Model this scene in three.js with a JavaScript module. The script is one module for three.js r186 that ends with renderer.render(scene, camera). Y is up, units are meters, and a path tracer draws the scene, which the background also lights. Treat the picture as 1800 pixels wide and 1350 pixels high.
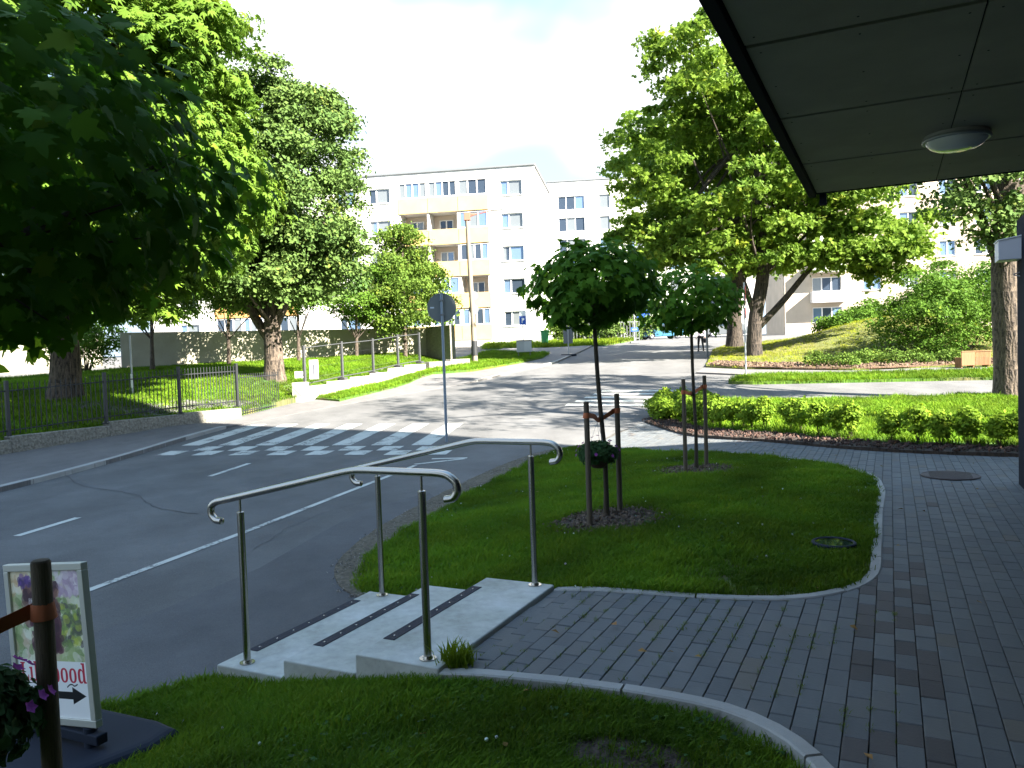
import * as THREE from 'three';
import { mergeGeometries, mergeVertices } from 'three/addons/utils/BufferGeometryUtils.js';
import { RoundedBoxGeometry } from 'three/addons/geometries/RoundedBoxGeometry.js';
import { MarchingCubes } from 'three/addons/objects/MarchingCubes.js';

// ---------------------------------------------------------------- camera, sky, sun, exposure
// World: y up, metres. x runs across the terrace, -z runs along it (v = -z). (x, d) below are metres to the
// right of and ahead of the spot where the photographer stands; the street climbs about 5 % along d.
const D2R = Math.PI / 180, YAW = 25.8 * D2R, SA = Math.sin(YAW), CA = Math.cos(YAW);
const scene = new THREE.Scene();
const camera = new THREE.PerspectiveCamera(52.26, 4 / 3, 0.05, 900);
camera.position.set(0, 1.6, 0);
camera.rotation.order = 'YXZ';
camera.rotation.set(-2.2 * D2R, YAW, -1.92 * D2R);

const SUN_EL = 35.5 * D2R;
const sunDir = new THREE.Vector3(0.977 * Math.cos(SUN_EL), Math.sin(SUN_EL), 0.211 * Math.cos(SUN_EL)).normalize();
const SKY_LEVEL = 0.19, EXPOSURE = 8.8;

const renderer = new THREE.WebGLRenderer({ antialias: true });
renderer.setSize(1024, 768);
renderer.toneMapping = THREE.LinearToneMapping;
renderer.toneMappingExposure = EXPOSURE;
renderer.shadowMap.enabled = true;

function rng(seed) { let a = seed >>> 0; return () => { a = (a + 0x6D2B79F5) | 0; let t = Math.imul(a ^ (a >>> 15), 1 | a); t = (t + Math.imul(t ^ (t >>> 7), 61 | t)) ^ t; return ((t ^ (t >>> 14)) >>> 0) / 4294967296; }; }
function hash3(x, y, z) { let h = Math.imul(x, 374761393) ^ Math.imul(y, 668265263) ^ Math.imul(z, 1274126177); h = Math.imul(h ^ (h >>> 13), 1274126177); return ((h ^ (h >>> 16)) >>> 0) / 4294967296; }
const fade = t => t * t * (3 - 2 * t), lerp = (a, b, t) => a + (b - a) * t;
const clamp = (x, a, b) => Math.min(b, Math.max(a, x));
const sstep = (a, b, x) => fade(clamp((x - a) / (b - a), 0, 1));
function noise3(x, y, z) {
  const i = Math.floor(x), j = Math.floor(y), k = Math.floor(z), a = fade(x - i), b = fade(y - j), c = fade(z - k);
  const h = (p, q, r) => hash3(i + p, j + q, k + r);
  return lerp(lerp(lerp(h(0, 0, 0), h(1, 0, 0), a), lerp(h(0, 1, 0), h(1, 1, 0), a), b), lerp(lerp(h(0, 0, 1), h(1, 0, 1), a), lerp(h(0, 1, 1), h(1, 1, 1), a), b), c);
}
function fbm3(x, y, z, o = 4) { let s = 0, a = 0.5, n = 0; for (let i = 0; i < o; i++) { s += a * noise3(x, y, z); n += a; x = x * 2.03 + 7.1; y = y * 2.03 + 3.7; z = z * 2.03 + 1.3; a *= 0.5; } return s / n; }

{ // the sky: pale blue air with thin bright cloud
  const W = 1024, Hh = 512, data = new Float32Array(W * Hh * 4);
  for (let j = 0; j < Hh; j++) for (let i = 0; i < W; i++) {
    const el = ((j + 0.5) / Hh - 0.5) * Math.PI, az = ((i + 0.5) / W - 0.5) * 2 * Math.PI;
    const x = Math.cos(el) * Math.cos(az), y = Math.sin(el), z = Math.cos(el) * Math.sin(az);
    const up = Math.max(0, y), t = Math.pow(1 - up, 2.2);
    let r = lerp(0.3, 0.7, t), g = lerp(0.58, 0.86, t), b = lerp(1.02, 1.0, t);
    const s = 2.1 / (up + 0.28);
    const c = sstep(0.46, 0.68, fbm3(x * s + 11, 4.2, z * s + 5, 5)) * sstep(0.0, 0.2, up);
    r = lerp(r, 1.12, c * 0.85); g = lerp(g, 1.12, c * 0.85); b = lerp(b, 1.14, c * 0.85);
    const o = (j * W + i) * 4;
    data[o] = r * SKY_LEVEL; data[o + 1] = g * SKY_LEVEL; data[o + 2] = b * SKY_LEVEL; data[o + 3] = 1;
  }
  const sky = new THREE.DataTexture(data, W, Hh, THREE.RGBAFormat, THREE.FloatType);
  sky.mapping = THREE.EquirectangularReflectionMapping; sky.magFilter = sky.minFilter = THREE.LinearFilter; sky.needsUpdate = true;
  scene.background = sky; scene.environment = sky;
}
const sun = new THREE.DirectionalLight(new THREE.Color(1, 0.93, 0.82), 4.2);
sun.position.copy(sunDir).multiplyScalar(120).add(new THREE.Vector3(-8, 0, -25));
sun.target.position.set(-8, 0, -25);
sun.castShadow = true; sun.shadow.mapSize.set(4096, 4096);
Object.assign(sun.shadow.camera, { left: -60, right: 60, top: 60, bottom: -60, near: 1, far: 300 });
scene.add(sun, sun.target);

// ---------------------------------------------------------------- helpers
const taken = new Map();
function numbered(n) { const k = taken.get(n) || 0; taken.set(n, k + 1); return k ? `${n}_${String(k).padStart(3, '0')}` : n; }
function tag(o, label, category, group, kind) { o.userData.label = label; if (category) o.userData.category = category; if (group) o.userData.group = group; if (kind) o.userData.kind = kind; return o; }
function thing(name, label, category, pos = [0, 0, 0], turn = 0, group) { const g = new THREE.Group(); g.name = numbered(name); g.position.set(...pos); g.rotation.y = turn; scene.add(g); return tag(g, label, category, group); }
function part(name, geo, mat, parent) { const m = new THREE.Mesh(geo, mat); m.name = parent === scene ? numbered(name) : name; parent.add(m); return m; }
function structure(name, geo, mat, label, category) { const m = part(name, geo, mat, scene); return tag(m, label, category || 'ground', null, 'structure'); }
const uvOf = (x, d) => [x * CA - d * SA, x * SA + d * CA];
const dOf = (u, v) => -u * SA + v * CA, xOf = (u, v) => u * CA + v * SA;
const yawOf = (dx, dd) => Math.atan2(dx * SA + dd * CA, dx * CA - dd * SA);
const V = (x, y, z) => new THREE.Vector3(x, y, z);
const lin = (r, g, b) => new THREE.Color().setRGB(r, g, b);

// heights
const smax = (a, b, w) => 0.5 * (a + b + Math.hypot(a - b, w));
function slopeR(d) { const hi = d < 64 ? 0.054 * d - 1.14 : 2.316 + 0.02 * (d - 64); return smax(-0.3, hi, 0.12); }
function H0(u, v) {
  const r = slopeR(dOf(u, v)), e0 = lerp(-3.75, -5.2, sstep(4.9, 8, v)), k = sstep(e0, -1.75, u);
  return r + k * (smax(r, -0.004, 0.02) - r);
}
const fencePts = [[-14, 9], [-10.69, 16.62], [-9.69, 18.64], [-8.72, 20.47], [-7.72, 22.06], [-6.9, 26.1], [-4.1, 36.2], [-2.9, 44], [-2.9, 80]];
function fenceX(d) { for (let i = 1; i < fencePts.length; i++) if (d <= fencePts[i][1]) { const a = fencePts[i - 1], b = fencePts[i]; return lerp(a[0], b[0], clamp((d - a[1]) / (b[1] - a[1]), 0, 1)); } return -2.9; }
const hLeftLawn = (u, v) => { const d = dOf(u, v), q = fenceX(d) - xOf(u, v); return slopeR(d) + 0.16 + 0.5 * sstep(0, 3.5, q) + 0.03 * (noise3(u * 0.7, v * 0.7, 2) - 0.5); };
const hMound = (u, v) => { const d = dOf(u, v), x = xOf(u, v); return slopeR(d) + 0.1 + 1.75 * Math.exp(-(((x - 20.5) / 5.4) ** 2) - (((d - 41) / 4.6) ** 2)); };

function tex(size, fn, srgb) {
  const data = new Uint8Array(size * size * 4);
  for (let j = 0; j < size; j++) for (let i = 0; i < size; i++) {
    const c = fn(i / size, j / size, i, j), o = (j * size + i) * 4;
    for (let k = 0; k < 3; k++) { let q = clamp(Array.isArray(c) ? c[k] : c, 0, 1); if (srgb) q = q <= 0.0031308 ? q * 12.92 : 1.055 * Math.pow(q, 1 / 2.4) - 0.055; data[o + k] = Math.round(q * 255); }
    data[o + 3] = 255;
  }
  const t = new THREE.DataTexture(data, size, size); t.wrapS = t.wrapT = THREE.RepeatWrapping; t.magFilter = THREE.LinearFilter; t.minFilter = THREE.LinearMipmapLinearFilter; t.generateMipmaps = true;
  if (srgb) t.colorSpace = THREE.SRGBColorSpace; t.needsUpdate = true; return t;
}
// tileable value noise on the unit square, n cells
function tn(x, y, n, s) {
  const X = x * n, Y = y * n, i = Math.floor(X), j = Math.floor(Y), a = fade(X - i), b = fade(Y - j), h = (p, q) => hash3((i + p) % n, (j + q) % n, s);
  return lerp(lerp(h(0, 0), h(1, 0), a), lerp(h(0, 1), h(1, 1), a), b);
}
function tf(x, y, n, s, o = 4) { let q = 0, a = 0.5, w = 0; for (let k = 0; k < o; k++) { q += a * tn(x, y, n, s + k); w += a; n *= 2; a *= 0.55; } return q / w; }
const rep = (t, m) => { const c = t.clone(); c.repeat.set(1 / m, 1 / m); c.needsUpdate = true; return c; };
const mul = (c, f) => [c[0] * f, c[1] * f, c[2] * f];

const tGrain = tex(512, (x, y) => tf(x, y, 16, 3, 6));
const tSpeck = tex(512, (x, y, i, j) => 0.35 * tf(x, y, 64, 21, 3) + 0.65 * hash3(i >> 1, j >> 1, 5));
const tAsphalt = tex(512, (x, y, i, j) => { const s = hash3(i >> 1, j >> 1, 9), f = 0.8 + 0.35 * (tf(x, y, 6, 31, 5) - 0.5) + 0.28 * (hash3(i, j, 4) - 0.5) + (s > 0.93 ? 0.34 : s < 0.06 ? -0.22 : 0); return mul([0.93, 0.94, 0.96], f); }, true);
const tConcrete = tex(512, (x, y, i, j) => { const f = 0.86 + 0.26 * (tf(x, y, 4, 41, 6) - 0.5) + 0.08 * (hash3(i, j, 6) - 0.5) - (hash3(i, j, 77) > 0.994 ? 0.25 : 0); return mul([0.96, 0.95, 0.92], f); }, true);
const tStain = tex(512, (x, y, i, j) => { const a = tf(x, y, 3, 141, 6), b = tf(x, y, 26, 151, 4), f = 0.82 + 0.62 * (a - 0.5) + 0.3 * (b - 0.5) + 0.1 * (hash3(i, j, 6) - 0.5) - (hash3(i >> 1, j >> 1, 78) > 0.992 ? 0.22 : 0); return [f * 0.97, f * (0.96 + 0.03 * b), f * (0.86 + 0.12 * a)]; }, true);
const tWorn = tex(512, (x, y, i, j) => { const a = tf(x, y, 7, 171, 5), b = tf(x, y, 70, 181, 3), w = sstep(0.47, 0.36, a * 0.55 + b * 0.45 + 0.1 * (hash3(i, j, 3) - 0.5)), f = 0.92 + 0.3 * (a - 0.5); return [lerp(f, 0.28, w), lerp(f, 0.28, w), lerp(f * 0.97, 0.28, w)]; }, true);
const tSoil = tex(512, (x, y, i, j) => { const f = 0.55 + 0.9 * (tf(x, y, 24, 51, 5) - 0.4); return mul([1, 0.98, 0.94], clamp(f, 0.15, 1)); }, true);
const tTurf = tex(512, (x, y, i, j) => { const a = tf(x, y, 40, 61, 4), b = tf(x, y, 7, 71, 3); return [0.55 + 0.9 * (a - 0.5) + 0.35 * (b - 0.5), 0.62 + 0.8 * (a - 0.5) + 0.2 * (b - 0.5), 0.5 + 0.8 * (a - 0.5)]; }, true);
const tBark = tex(512, (x, y) => { const r = tf(x, (y * 0.25) % 1, 22, 81, 4), q = tf(x, y, 30, 91, 3); return clamp(0.25 + 1.5 * (r - 0.35) + 0.4 * (q - 0.5), 0, 1); });
const tWood = tex(256, (x, y) => { const r = tf((x + 0.02 * tf(x, y, 4, 7, 2)) % 1, (y * 0.06) % 1, 40, 101, 3); return mul([1, 0.96, 0.9], 0.62 + 0.55 * (r - 0.3)); }, true);

function mat(color, rough, o = {}) { const m = new THREE.MeshStandardMaterial({ color, roughness: rough, ...o }); return m; }
const M = {
  asphalt: mat(lin(0.128, 0.126, 0.123), 0.9, { map: rep(tAsphalt, 1.6), bumpMap: rep(tSpeck, 1.1), bumpScale: 0.003, vertexColors: true }),
  pavement: mat(lin(0.16, 0.152, 0.145), 0.92, { map: rep(tAsphalt, 1.3), bumpMap: rep(tSpeck, 0.9), bumpScale: 0.002, vertexColors: true }),
  concrete: mat(lin(0.5, 0.51, 0.49), 0.88, { map: rep(tStain, 1.1), bumpMap: rep(tGrain, 0.4), bumpScale: 0.0015 }),
  kerb: mat(lin(0.36, 0.36, 0.35), 0.9, { map: rep(tConcrete, 0.9), bumpMap: rep(tGrain, 0.3), bumpScale: 0.003 }),
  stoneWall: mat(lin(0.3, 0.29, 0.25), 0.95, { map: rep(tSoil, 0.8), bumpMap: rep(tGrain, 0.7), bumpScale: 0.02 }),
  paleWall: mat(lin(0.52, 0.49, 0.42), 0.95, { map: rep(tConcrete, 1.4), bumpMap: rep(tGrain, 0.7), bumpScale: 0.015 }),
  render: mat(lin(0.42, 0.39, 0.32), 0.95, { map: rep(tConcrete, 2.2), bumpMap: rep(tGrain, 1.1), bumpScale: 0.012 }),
  turf: mat(lin(0.112, 0.215, 0.012), 1, { map: rep(tTurf, 1.3), bumpMap: rep(tGrain, 0.5), bumpScale: 0.03, vertexColors: true }),
  dryTurf: mat(lin(0.2, 0.19, 0.055), 1, { map: rep(tTurf, 1.7), bumpMap: rep(tGrain, 0.6), bumpScale: 0.04, vertexColors: true }),
  soil: mat(lin(0.075, 0.055, 0.042), 1, { map: rep(tSoil, 0.9), bumpMap: rep(tGrain, 0.4), bumpScale: 0.03 }),
  gravel: mat(lin(0.21, 0.185, 0.14), 1, { map: rep(tSoil, 0.7), bumpMap: rep(tSpeck, 0.6), bumpScale: 0.012 }),
  bark: mat(lin(0.15, 0.115, 0.085), 0.95, { bumpMap: rep(tBark, 1), bumpScale: 0.03, map: rep(tBark.clone(), 1) }),
  barkGrey: mat(lin(0.085, 0.066, 0.05), 0.95, { bumpMap: rep(tBark, 1), bumpScale: 0.03, map: rep(tBark.clone(), 1) }),
  barkDark: mat(lin(0.055, 0.042, 0.026), 0.9, { bumpMap: rep(tBark, 0.3), bumpScale: 0.004 }),
  stake: mat(lin(0.13, 0.105, 0.075), 0.85, { map: rep(tWood, 0.5), bumpMap: rep(tGrain, 0.3), bumpScale: 0.002 }),
  strap: mat(lin(0.42, 0.11, 0.035), 0.75, { side: THREE.DoubleSide, bumpMap: rep(tSpeck, 0.08), bumpScale: 0.0008 }),
  steel: mat(lin(0.42, 0.395, 0.35), 0.27, { metalness: 1, roughnessMap: null, bumpMap: rep(tGrain, 0.2), bumpScale: 0.0002 }),
  galv: mat(lin(0.42, 0.44, 0.46), 0.5, { metalness: 0.6 }),
  blackIron: mat(lin(0.025, 0.027, 0.03), 0.5, { metalness: 0.2 }),
  fencePaint: mat(lin(0.05, 0.052, 0.055), 0.6),
  greyPaint: mat(lin(0.16, 0.17, 0.18), 0.55),
  rubber: mat(lin(0.012, 0.014, 0.026), 0.85, { bumpMap: rep(tSpeck, 0.1), bumpScale: 0.001 }),
  paint: mat(lin(0.5, 0.51, 0.48), 0.85, { map: rep(tWorn, 1.7), bumpMap: rep(tSpeck, 1.1), bumpScale: 0.002 }),
  white: mat(lin(0.78, 0.78, 0.77), 0.6),
  whiteWall: mat(lin(0.74, 0.73, 0.72), 0.9, { map: rep(tConcrete, 5) }),
  yellow: mat(lin(0.76, 0.53, 0.22), 0.85, { map: rep(tConcrete, 3) }),
  orange: mat(lin(0.62, 0.33, 0.12), 0.85, { map: rep(tConcrete, 3) }),
  beige: mat(lin(0.55, 0.47, 0.38), 0.92, { map: rep(tConcrete, 4) }),
  loggia: mat(lin(0.6, 0.52, 0.43), 0.9),
  soffit: mat(lin(0.42, 0.39, 0.32), 0.8, { map: rep(tConcrete, 1.1), bumpMap: rep(tGrain, 0.8), bumpScale: 0.001 }),
  darkPanel: new THREE.MeshPhysicalMaterial({ color: lin(0.014, 0.017, 0.026), roughness: 0.9, specularIntensity: 0.2 }),
  facade: mat(lin(0.16, 0.15, 0.14), 0.9, { map: rep(tConcrete, 3) }),
  plasticBlack: new THREE.MeshPhysicalMaterial({ color: lin(0.012, 0.018, 0.032), roughness: 0.75, specularIntensity: 0.5 }),
  glassDark: mat(lin(0.05, 0.07, 0.1), 0.06, { metalness: 0.35 }),
  glassBlue: mat(lin(0.16, 0.24, 0.36), 0.08, { metalness: 0.4 }),
  glassGrey: mat(lin(0.2, 0.22, 0.23), 0.1, { metalness: 0.3 }),
  blue: mat(lin(0.02, 0.09, 0.42), 0.5),
  red: mat(lin(0.55, 0.03, 0.03), 0.5),
  green: mat(lin(0.06, 0.3, 0.1), 0.6),
  wood: mat(lin(0.26, 0.13, 0.05), 0.7, { map: rep(tWood, 0.6) }),
};
function leafMat(r, g, b, t = 0.4) { return new THREE.MeshPhysicalMaterial({ color: lin(r, g, b), roughness: 0.75, transmission: t, thickness: 0, specularIntensity: 0.12, side: THREE.DoubleSide }); }
const L = { maple: leafMat(0.085, 0.2, 0.015, 0.45), bigMaple: leafMat(0.165, 0.265, 0.03, 0.56), chestnut: leafMat(0.112, 0.2, 0.022, 0.44), lime: leafMat(0.1, 0.165, 0.04, 0.32), birch: leafMat(0.125, 0.2, 0.03, 0.4), shrub: leafMat(0.085, 0.17, 0.018, 0.42), hedge: leafMat(0.19, 0.3, 0.024, 0.5), grass: leafMat(0.115, 0.215, 0.012, 0.42), flower: leafMat(0.4, 0.1, 0.44, 0.3), basket: leafMat(0.05, 0.11, 0.04, 0.3), dry: leafMat(0.24, 0.15, 0.05, 0.2) };

// geometry helpers
function box(x0, x1, y0, y1, z0, z1, r = 0) { const w = x1 - x0, h = y1 - y0, l = z1 - z0; const g = r > 0 ? new RoundedBoxGeometry(w, h, l, 1, Math.min(r, w / 2.1, h / 2.1, l / 2.1)) : new THREE.BoxGeometry(w, h, l); g.translate((x0 + x1) / 2, (y0 + y1) / 2, (z0 + z1) / 2); return metricUV(g); }
// uv in metres on the plane each face looks along
function metricUV(g) { const p = g.attributes.position, n = g.attributes.normal, t = g.attributes.uv; for (let i = 0; i < p.count; i++) { const a = Math.abs(n.getX(i)), b = Math.abs(n.getY(i)), c = Math.abs(n.getZ(i)); if (b >= a && b >= c) t.setXY(i, p.getX(i), p.getZ(i)); else if (a >= c) t.setXY(i, p.getZ(i), p.getY(i)); else t.setXY(i, p.getX(i), p.getY(i)); } return g; }
function merge(list) { const a = list.map(g => { const q = g.index ? g.toNonIndexed() : g; for (const k of Object.keys(q.attributes)) if (!['position', 'normal', 'uv'].includes(k)) q.deleteAttribute(k); return q; }); return mergeGeometries(a); }
function cyl(r0, r1, y0, y1, x = 0, z = 0, n = 20) { const g = new THREE.CylinderGeometry(r1, r0, y1 - y0, n); g.translate(x, (y0 + y1) / 2, z); return g; }
function limb(pts, r0, r1, o = {}) {
  const c = new THREE.CatmullRomCurve3(pts), n = o.n || Math.max(6, Math.round(c.getLength() / (o.step || 0.5))), k = o.k || 10, fr = c.computeFrenetFrames(n, false), len = c.getLength();
  const pos = [], uv = [], idx = [];
  for (let i = 0; i <= n; i++) {
    const t = i / n, p = c.getPointAt(t), N = fr.normals[i], B = fr.binormals[i];
    let r = lerp(r0, r1, Math.pow(t, o.pow || 0.85)); if (o.flare) r *= 1 + o.flare * Math.exp(-t * len / (o.flareLen || 0.35));
    for (let j = 0; j <= k; j++) { const a = (j % k) / k * 2 * Math.PI, q = r * (1 + (o.rough || 0.08) * (noise3(Math.cos(a) * 2 + 9, t * len * 1.3, Math.sin(a) * 2 + (o.seed || 0)) - 0.5) * 2); pos.push(p.x + q * (Math.cos(a) * N.x + Math.sin(a) * B.x), p.y + q * (Math.cos(a) * N.y + Math.sin(a) * B.y), p.z + q * (Math.cos(a) * N.z + Math.sin(a) * B.z)); uv.push(j / k * Math.max(1, Math.round(r0 * 6.3)), t * len); }
  }
  for (let i = 0; i < n; i++) for (let j = 0; j < k; j++) { const a = i * (k + 1) + j, b = a + k + 1; idx.push(a, b, a + 1, b, b + 1, a + 1); }
  const g = new THREE.BufferGeometry(); g.setAttribute('position', new THREE.Float32BufferAttribute(pos, 3)); g.setAttribute('uv', new THREE.Float32BufferAttribute(uv, 2)); g.setIndex(idx); g.computeVertexNormals(); return g;
}
function tube(pts, r, n = 60, k = 16, closed = false) { const g = new THREE.TubeGeometry(new THREE.CatmullRomCurve3(pts, closed, 'catmullrom', 0.4), n, r, k, closed); return g; }
function inPoly(p, x, y) { let c = false; for (let i = 0, j = p.length - 1; i < p.length; j = i++) if ((p[i][1] > y) !== (p[j][1] > y) && x < (p[j][0] - p[i][0]) * (y - p[i][1]) / (p[j][1] - p[i][1]) + p[i][0]) c = !c; return c; }
function smooth(pts, n = 40) { const c = new THREE.CatmullRomCurve3(pts.map(p => V(p[0], 0, p[1])), false, 'centripetal'); return c.getSpacedPoints(n).map(p => [p.x, p.z]); }
// a sheet over a plan polygon of (u, v), laid on the height function, with an edge that drops by skirt
function drape(poly, hf, o = {}) {
  const res = o.res || 0.8, pts = [], map = new Map(), idx = [];
  const id = (u, v) => { const k = Math.round(u * 2000) + '_' + Math.round(v * 2000); let q = map.get(k); if (q === undefined) { q = pts.length; pts.push([u, v]); map.set(k, q); } return q; };
  const tri = THREE.ShapeUtils.triangulateShape(poly.map(p => new THREE.Vector2(p[0], p[1])), []);
  const stack = tri.map(t => t.map(i => poly[i]));
  while (stack.length) {
    const [a, b, c] = stack.pop(), l = [Math.hypot(a[0] - b[0], a[1] - b[1]), Math.hypot(b[0] - c[0], b[1] - c[1]), Math.hypot(c[0] - a[0], c[1] - a[1])], m = Math.max(...l);
    const near = o.adapt ? Math.max(res, 0.035 * Math.hypot((a[0] + b[0] + c[0]) / 3, (a[1] + b[1] + c[1]) / 3)) : res;
    if (m > near) {
      if (m === l[0]) { const q = [(a[0] + b[0]) / 2, (a[1] + b[1]) / 2]; stack.push([a, q, c], [q, b, c]); }
      else if (m === l[1]) { const q = [(b[0] + c[0]) / 2, (b[1] + c[1]) / 2]; stack.push([a, b, q], [a, q, c]); }
      else { const q = [(c[0] + a[0]) / 2, (c[1] + a[1]) / 2]; stack.push([a, b, q], [q, b, c]); }
    } else { const ar = (b[0] - a[0]) * (c[1] - a[1]) - (c[0] - a[0]) * (b[1] - a[1]); if (Math.abs(ar) > 1e-7) ar > 0 ? idx.push(id(...a), id(...b), id(...c)) : idx.push(id(...a), id(...c), id(...b)); }
  }
  const pos = [], uv = [], col = [];
  const put = (u, v, y) => { pos.push(u, y, -v); uv.push(u, v); const f = o.vary ? 1 + o.vary * 2 * (fbm3(u * (o.vs || 0.35), v * (o.vs || 0.35), 3.3, 4) - 0.5) : 1; const t = o.tint ? o.tint(u, v) : [1, 1, 1]; col.push(f * t[0], f * t[1], f * t[2]); };
  for (const [u, v] of pts) put(u, v, hf(u, v) + (o.up || 0));
  const n0 = pts.length;
  if (o.skirt) {
    const area = THREE.ShapeUtils.area(poly.map(p => new THREE.Vector2(p[0], p[1]))), ring = area > 0 ? poly : poly.slice().reverse();
    for (let i = 0; i < ring.length; i++) {
      const a = ring[i], b = ring[(i + 1) % ring.length], n = Math.max(1, Math.ceil(Math.hypot(a[0] - b[0], a[1] - b[1]) / res));
      for (let k = 0; k < n; k++) { const s = pos.length / 3; for (const t of [k / n, (k + 1) / n]) { const u = lerp(a[0], b[0], t), v = lerp(a[1], b[1], t), y = hf(u, v) + (o.up || 0); put(u, v, y); put(u, v, y - o.skirt); } idx.push(s, s + 1, s + 2, s + 1, s + 3, s + 2); }
    }
  }
  let g = new THREE.BufferGeometry(); g.setAttribute('position', new THREE.Float32BufferAttribute(pos, 3)); g.setAttribute('uv', new THREE.Float32BufferAttribute(uv, 2)); g.setAttribute('color', new THREE.Float32BufferAttribute(col, 3)); g.setIndex(idx); g.computeVertexNormals(); return g;
}
// stones of a kerb or edging, each a piece of its own, along a plan line; the profile is w wide to the left of the line
function kerb(name, label, line, w, len, topf, depth, material) {
  const root = new THREE.Group(); root.name = numbered(name); scene.add(root); tag(root, label, 'kerb', null, 'structure');
  const c = new THREE.CatmullRomCurve3(line.map(p => V(p[0], 0, p[1])), false, 'centripetal'), total = c.getLength(), n = Math.max(1, Math.round(total / len)), R = rng(line.length * 77 + Math.round(total * 10));
  for (let i = 0; i < n; i++) {
    const m = 8, pos = [], uv = [], idx = [], dy = (R() - 0.5) * 0.006, b = 0.008;
    const sg = Math.sign(w) * b, prof = [[0, -depth], [0, -b], [sg, 0], [w - sg, 0], [w, -b], [w, -depth]];
    for (let k = 0; k <= m; k++) {
      const t = (i + 0.006 / len + (1 - 0.012 / len) * k / m) / n, p = c.getPointAt(clamp(t, 0, 1)), q = c.getTangentAt(clamp(t, 0, 1)), nx = -q.z, nz = q.x, y = topf(p.x, p.z) + dy;
      for (const [s, h] of prof) { pos.push(p.x + nx * s, y + h, -(p.z + nz * s)); uv.push(t * total + i * 0.37, s + h); }
    }
    const K = prof.length;
    for (let k = 0; k < m; k++) for (let j = 0; j < K - 1; j++) { const a = k * K + j; idx.push(a, a + K, a + 1, a + 1, a + K, a + K + 1); }
    for (const [s, fl] of [[0, 0], [m * K, 1]]) for (let j = 1; j < K - 1; j++) fl ? idx.push(s, s + j + 1, s + j) : idx.push(s, s + j, s + j + 1);
    const g = new THREE.BufferGeometry(); g.setAttribute('position', new THREE.Float32BufferAttribute(pos, 3)); g.setAttribute('uv', new THREE.Float32BufferAttribute(uv, 2)); g.setIndex(idx);
    const f = g.toNonIndexed(); f.computeVertexNormals(); part('kerb_stone', f, material, root);
  }
  return root;
}

// ---------------------------------------------------------------- ground, road, pavements, lawns
const XD = a => a.map(p => uvOf(p[0], p[1]));
const ring = (R, n, c = [0, 0]) => Array.from({ length: n }, (_, i) => [c[0] + R * Math.cos(i / n * 2 * Math.PI), c[1] + R * Math.sin(i / n * 2 * Math.PI)]);
structure('ground', drape(ring(420, 48, [0, 60]), (u, v) => slopeR(Math.min(dOf(u, v), 90)) - 0.25, { res: 9, adapt: true }), mat(lin(0.1, 0.12, 0.05), 1, { map: rep(tTurf, 3) }), 'wide open ground around the street', 'ground');

const roadEdge = [[-3.72, 4.93], [-4.07, 5.1], [-4.52, 5.55], [-4.77, 6.0], [-5.12, 7.0], [-5.29, 7.75], [-5.62, 9.5], [-5.85, 11.15], [-5.95, 12.5], [-5.85, 13.7], [-5.45, 14.45]];
const curbLine = [[-2.1, 4.93], [-1.61, 4.99], [-0.89, 5.09], [-0.56, 5.22], [-0.3, 5.5], [-0.17, 5.86], [-0.15, 6.7], [-0.15, 8.05], [-0.15, 9.5], [-0.3, 10.4], [-0.95, 11.3], [-2.1, 12.0], [-3.3, 12.85], [-4.3, 13.7], [-5.2, 14.45]];
const curbS = smooth(curbLine, 90), edgeS = smooth(roadEdge, 50);
const roadPoly = XD([[-46, -6], [-46, 100], [60, 100], [60, 27]]).concat([[14, 24], [3.2, 20], [-4.8, 21], [-5.15, 18.4], [-5.4, 16.2], [-5.25, 14.4]], edgeS.slice().reverse().map(([u, v]) => [u + 0.06, v]), [[-3.62, 4.9], [-3.62, 3.4], [-3.7, 3.2], [-3.9, 2.8], [-4.28, 1.9], [-4.62, 0.5], [-5.1, -2.5], [-5.6, -6]]);
structure('road', drape(roadPoly, (u, v) => H0(u, v), { res: 0.45, adapt: true, vary: 0.26, vs: 0.7, tint: (u, v) => { const a = u + 0.26 * v, t = 1 + 0.09 * Math.sin(a * 3.4 + 1.3 * noise3(u * 0.3, v * 0.3, 2)) + 0.22 * (fbm3(a * 1.6, v * 0.12, 4, 3) - 0.5); return [t, t, t * 0.99]; } }), M.asphalt, 'grey asphalt street climbing past the crossing', 'road');
const lawnRoadSide = edgeS.map(([u, v], i) => { const t = i / 50, w = 0.42 * Math.sin(Math.PI * clamp(t * 1.05, 0, 1)) ** 0.5 + 0.1 * (noise3(v * 2.3, 1, 1) - 0.5); return [u + Math.max(0.03, w) * 0.95, v - Math.max(0, w) * (t < 0.25 ? -0.25 : 0.1)]; });
// central lawn: curb side, then back along the verge
const hLawn = (u, v) => H0(u, v) - 0.012 + 0.03 * (noise3(u * 1.7, v * 1.7, 5) - 0.5) - 0.02 * sstep(0.25, 0, Math.abs(v - 5) + Math.max(0, u + 2));
const centralLawn = curbS.concat([[-5.3, 14.35]], lawnRoadSide.slice().reverse(), [[-3.6, 4.93]]);
const grassTint = (u, v) => { const f = fbm3(u * 0.8 + 20, v * 0.8, 1, 3), q = fbm3(u * 3.1, v * 3.1, 8, 3), e = sstep(0.44, 0.34, fbm3(u * 1.9 + 40, v * 1.9, 5, 3)); return [lerp(1 + 1.2 * (f - 0.5) + 0.8 * (q - 0.5), 1.7, e), lerp(1 + 0.7 * (f - 0.5), 0.75, e), lerp(1, 6, e)]; };
structure('lawn', drape(centralLawn, hLawn, { res: 0.3, tint: grassTint, skirt: 0.1 }), M.turf, 'shaded lawn with the two staked globe trees', 'lawn');
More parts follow.
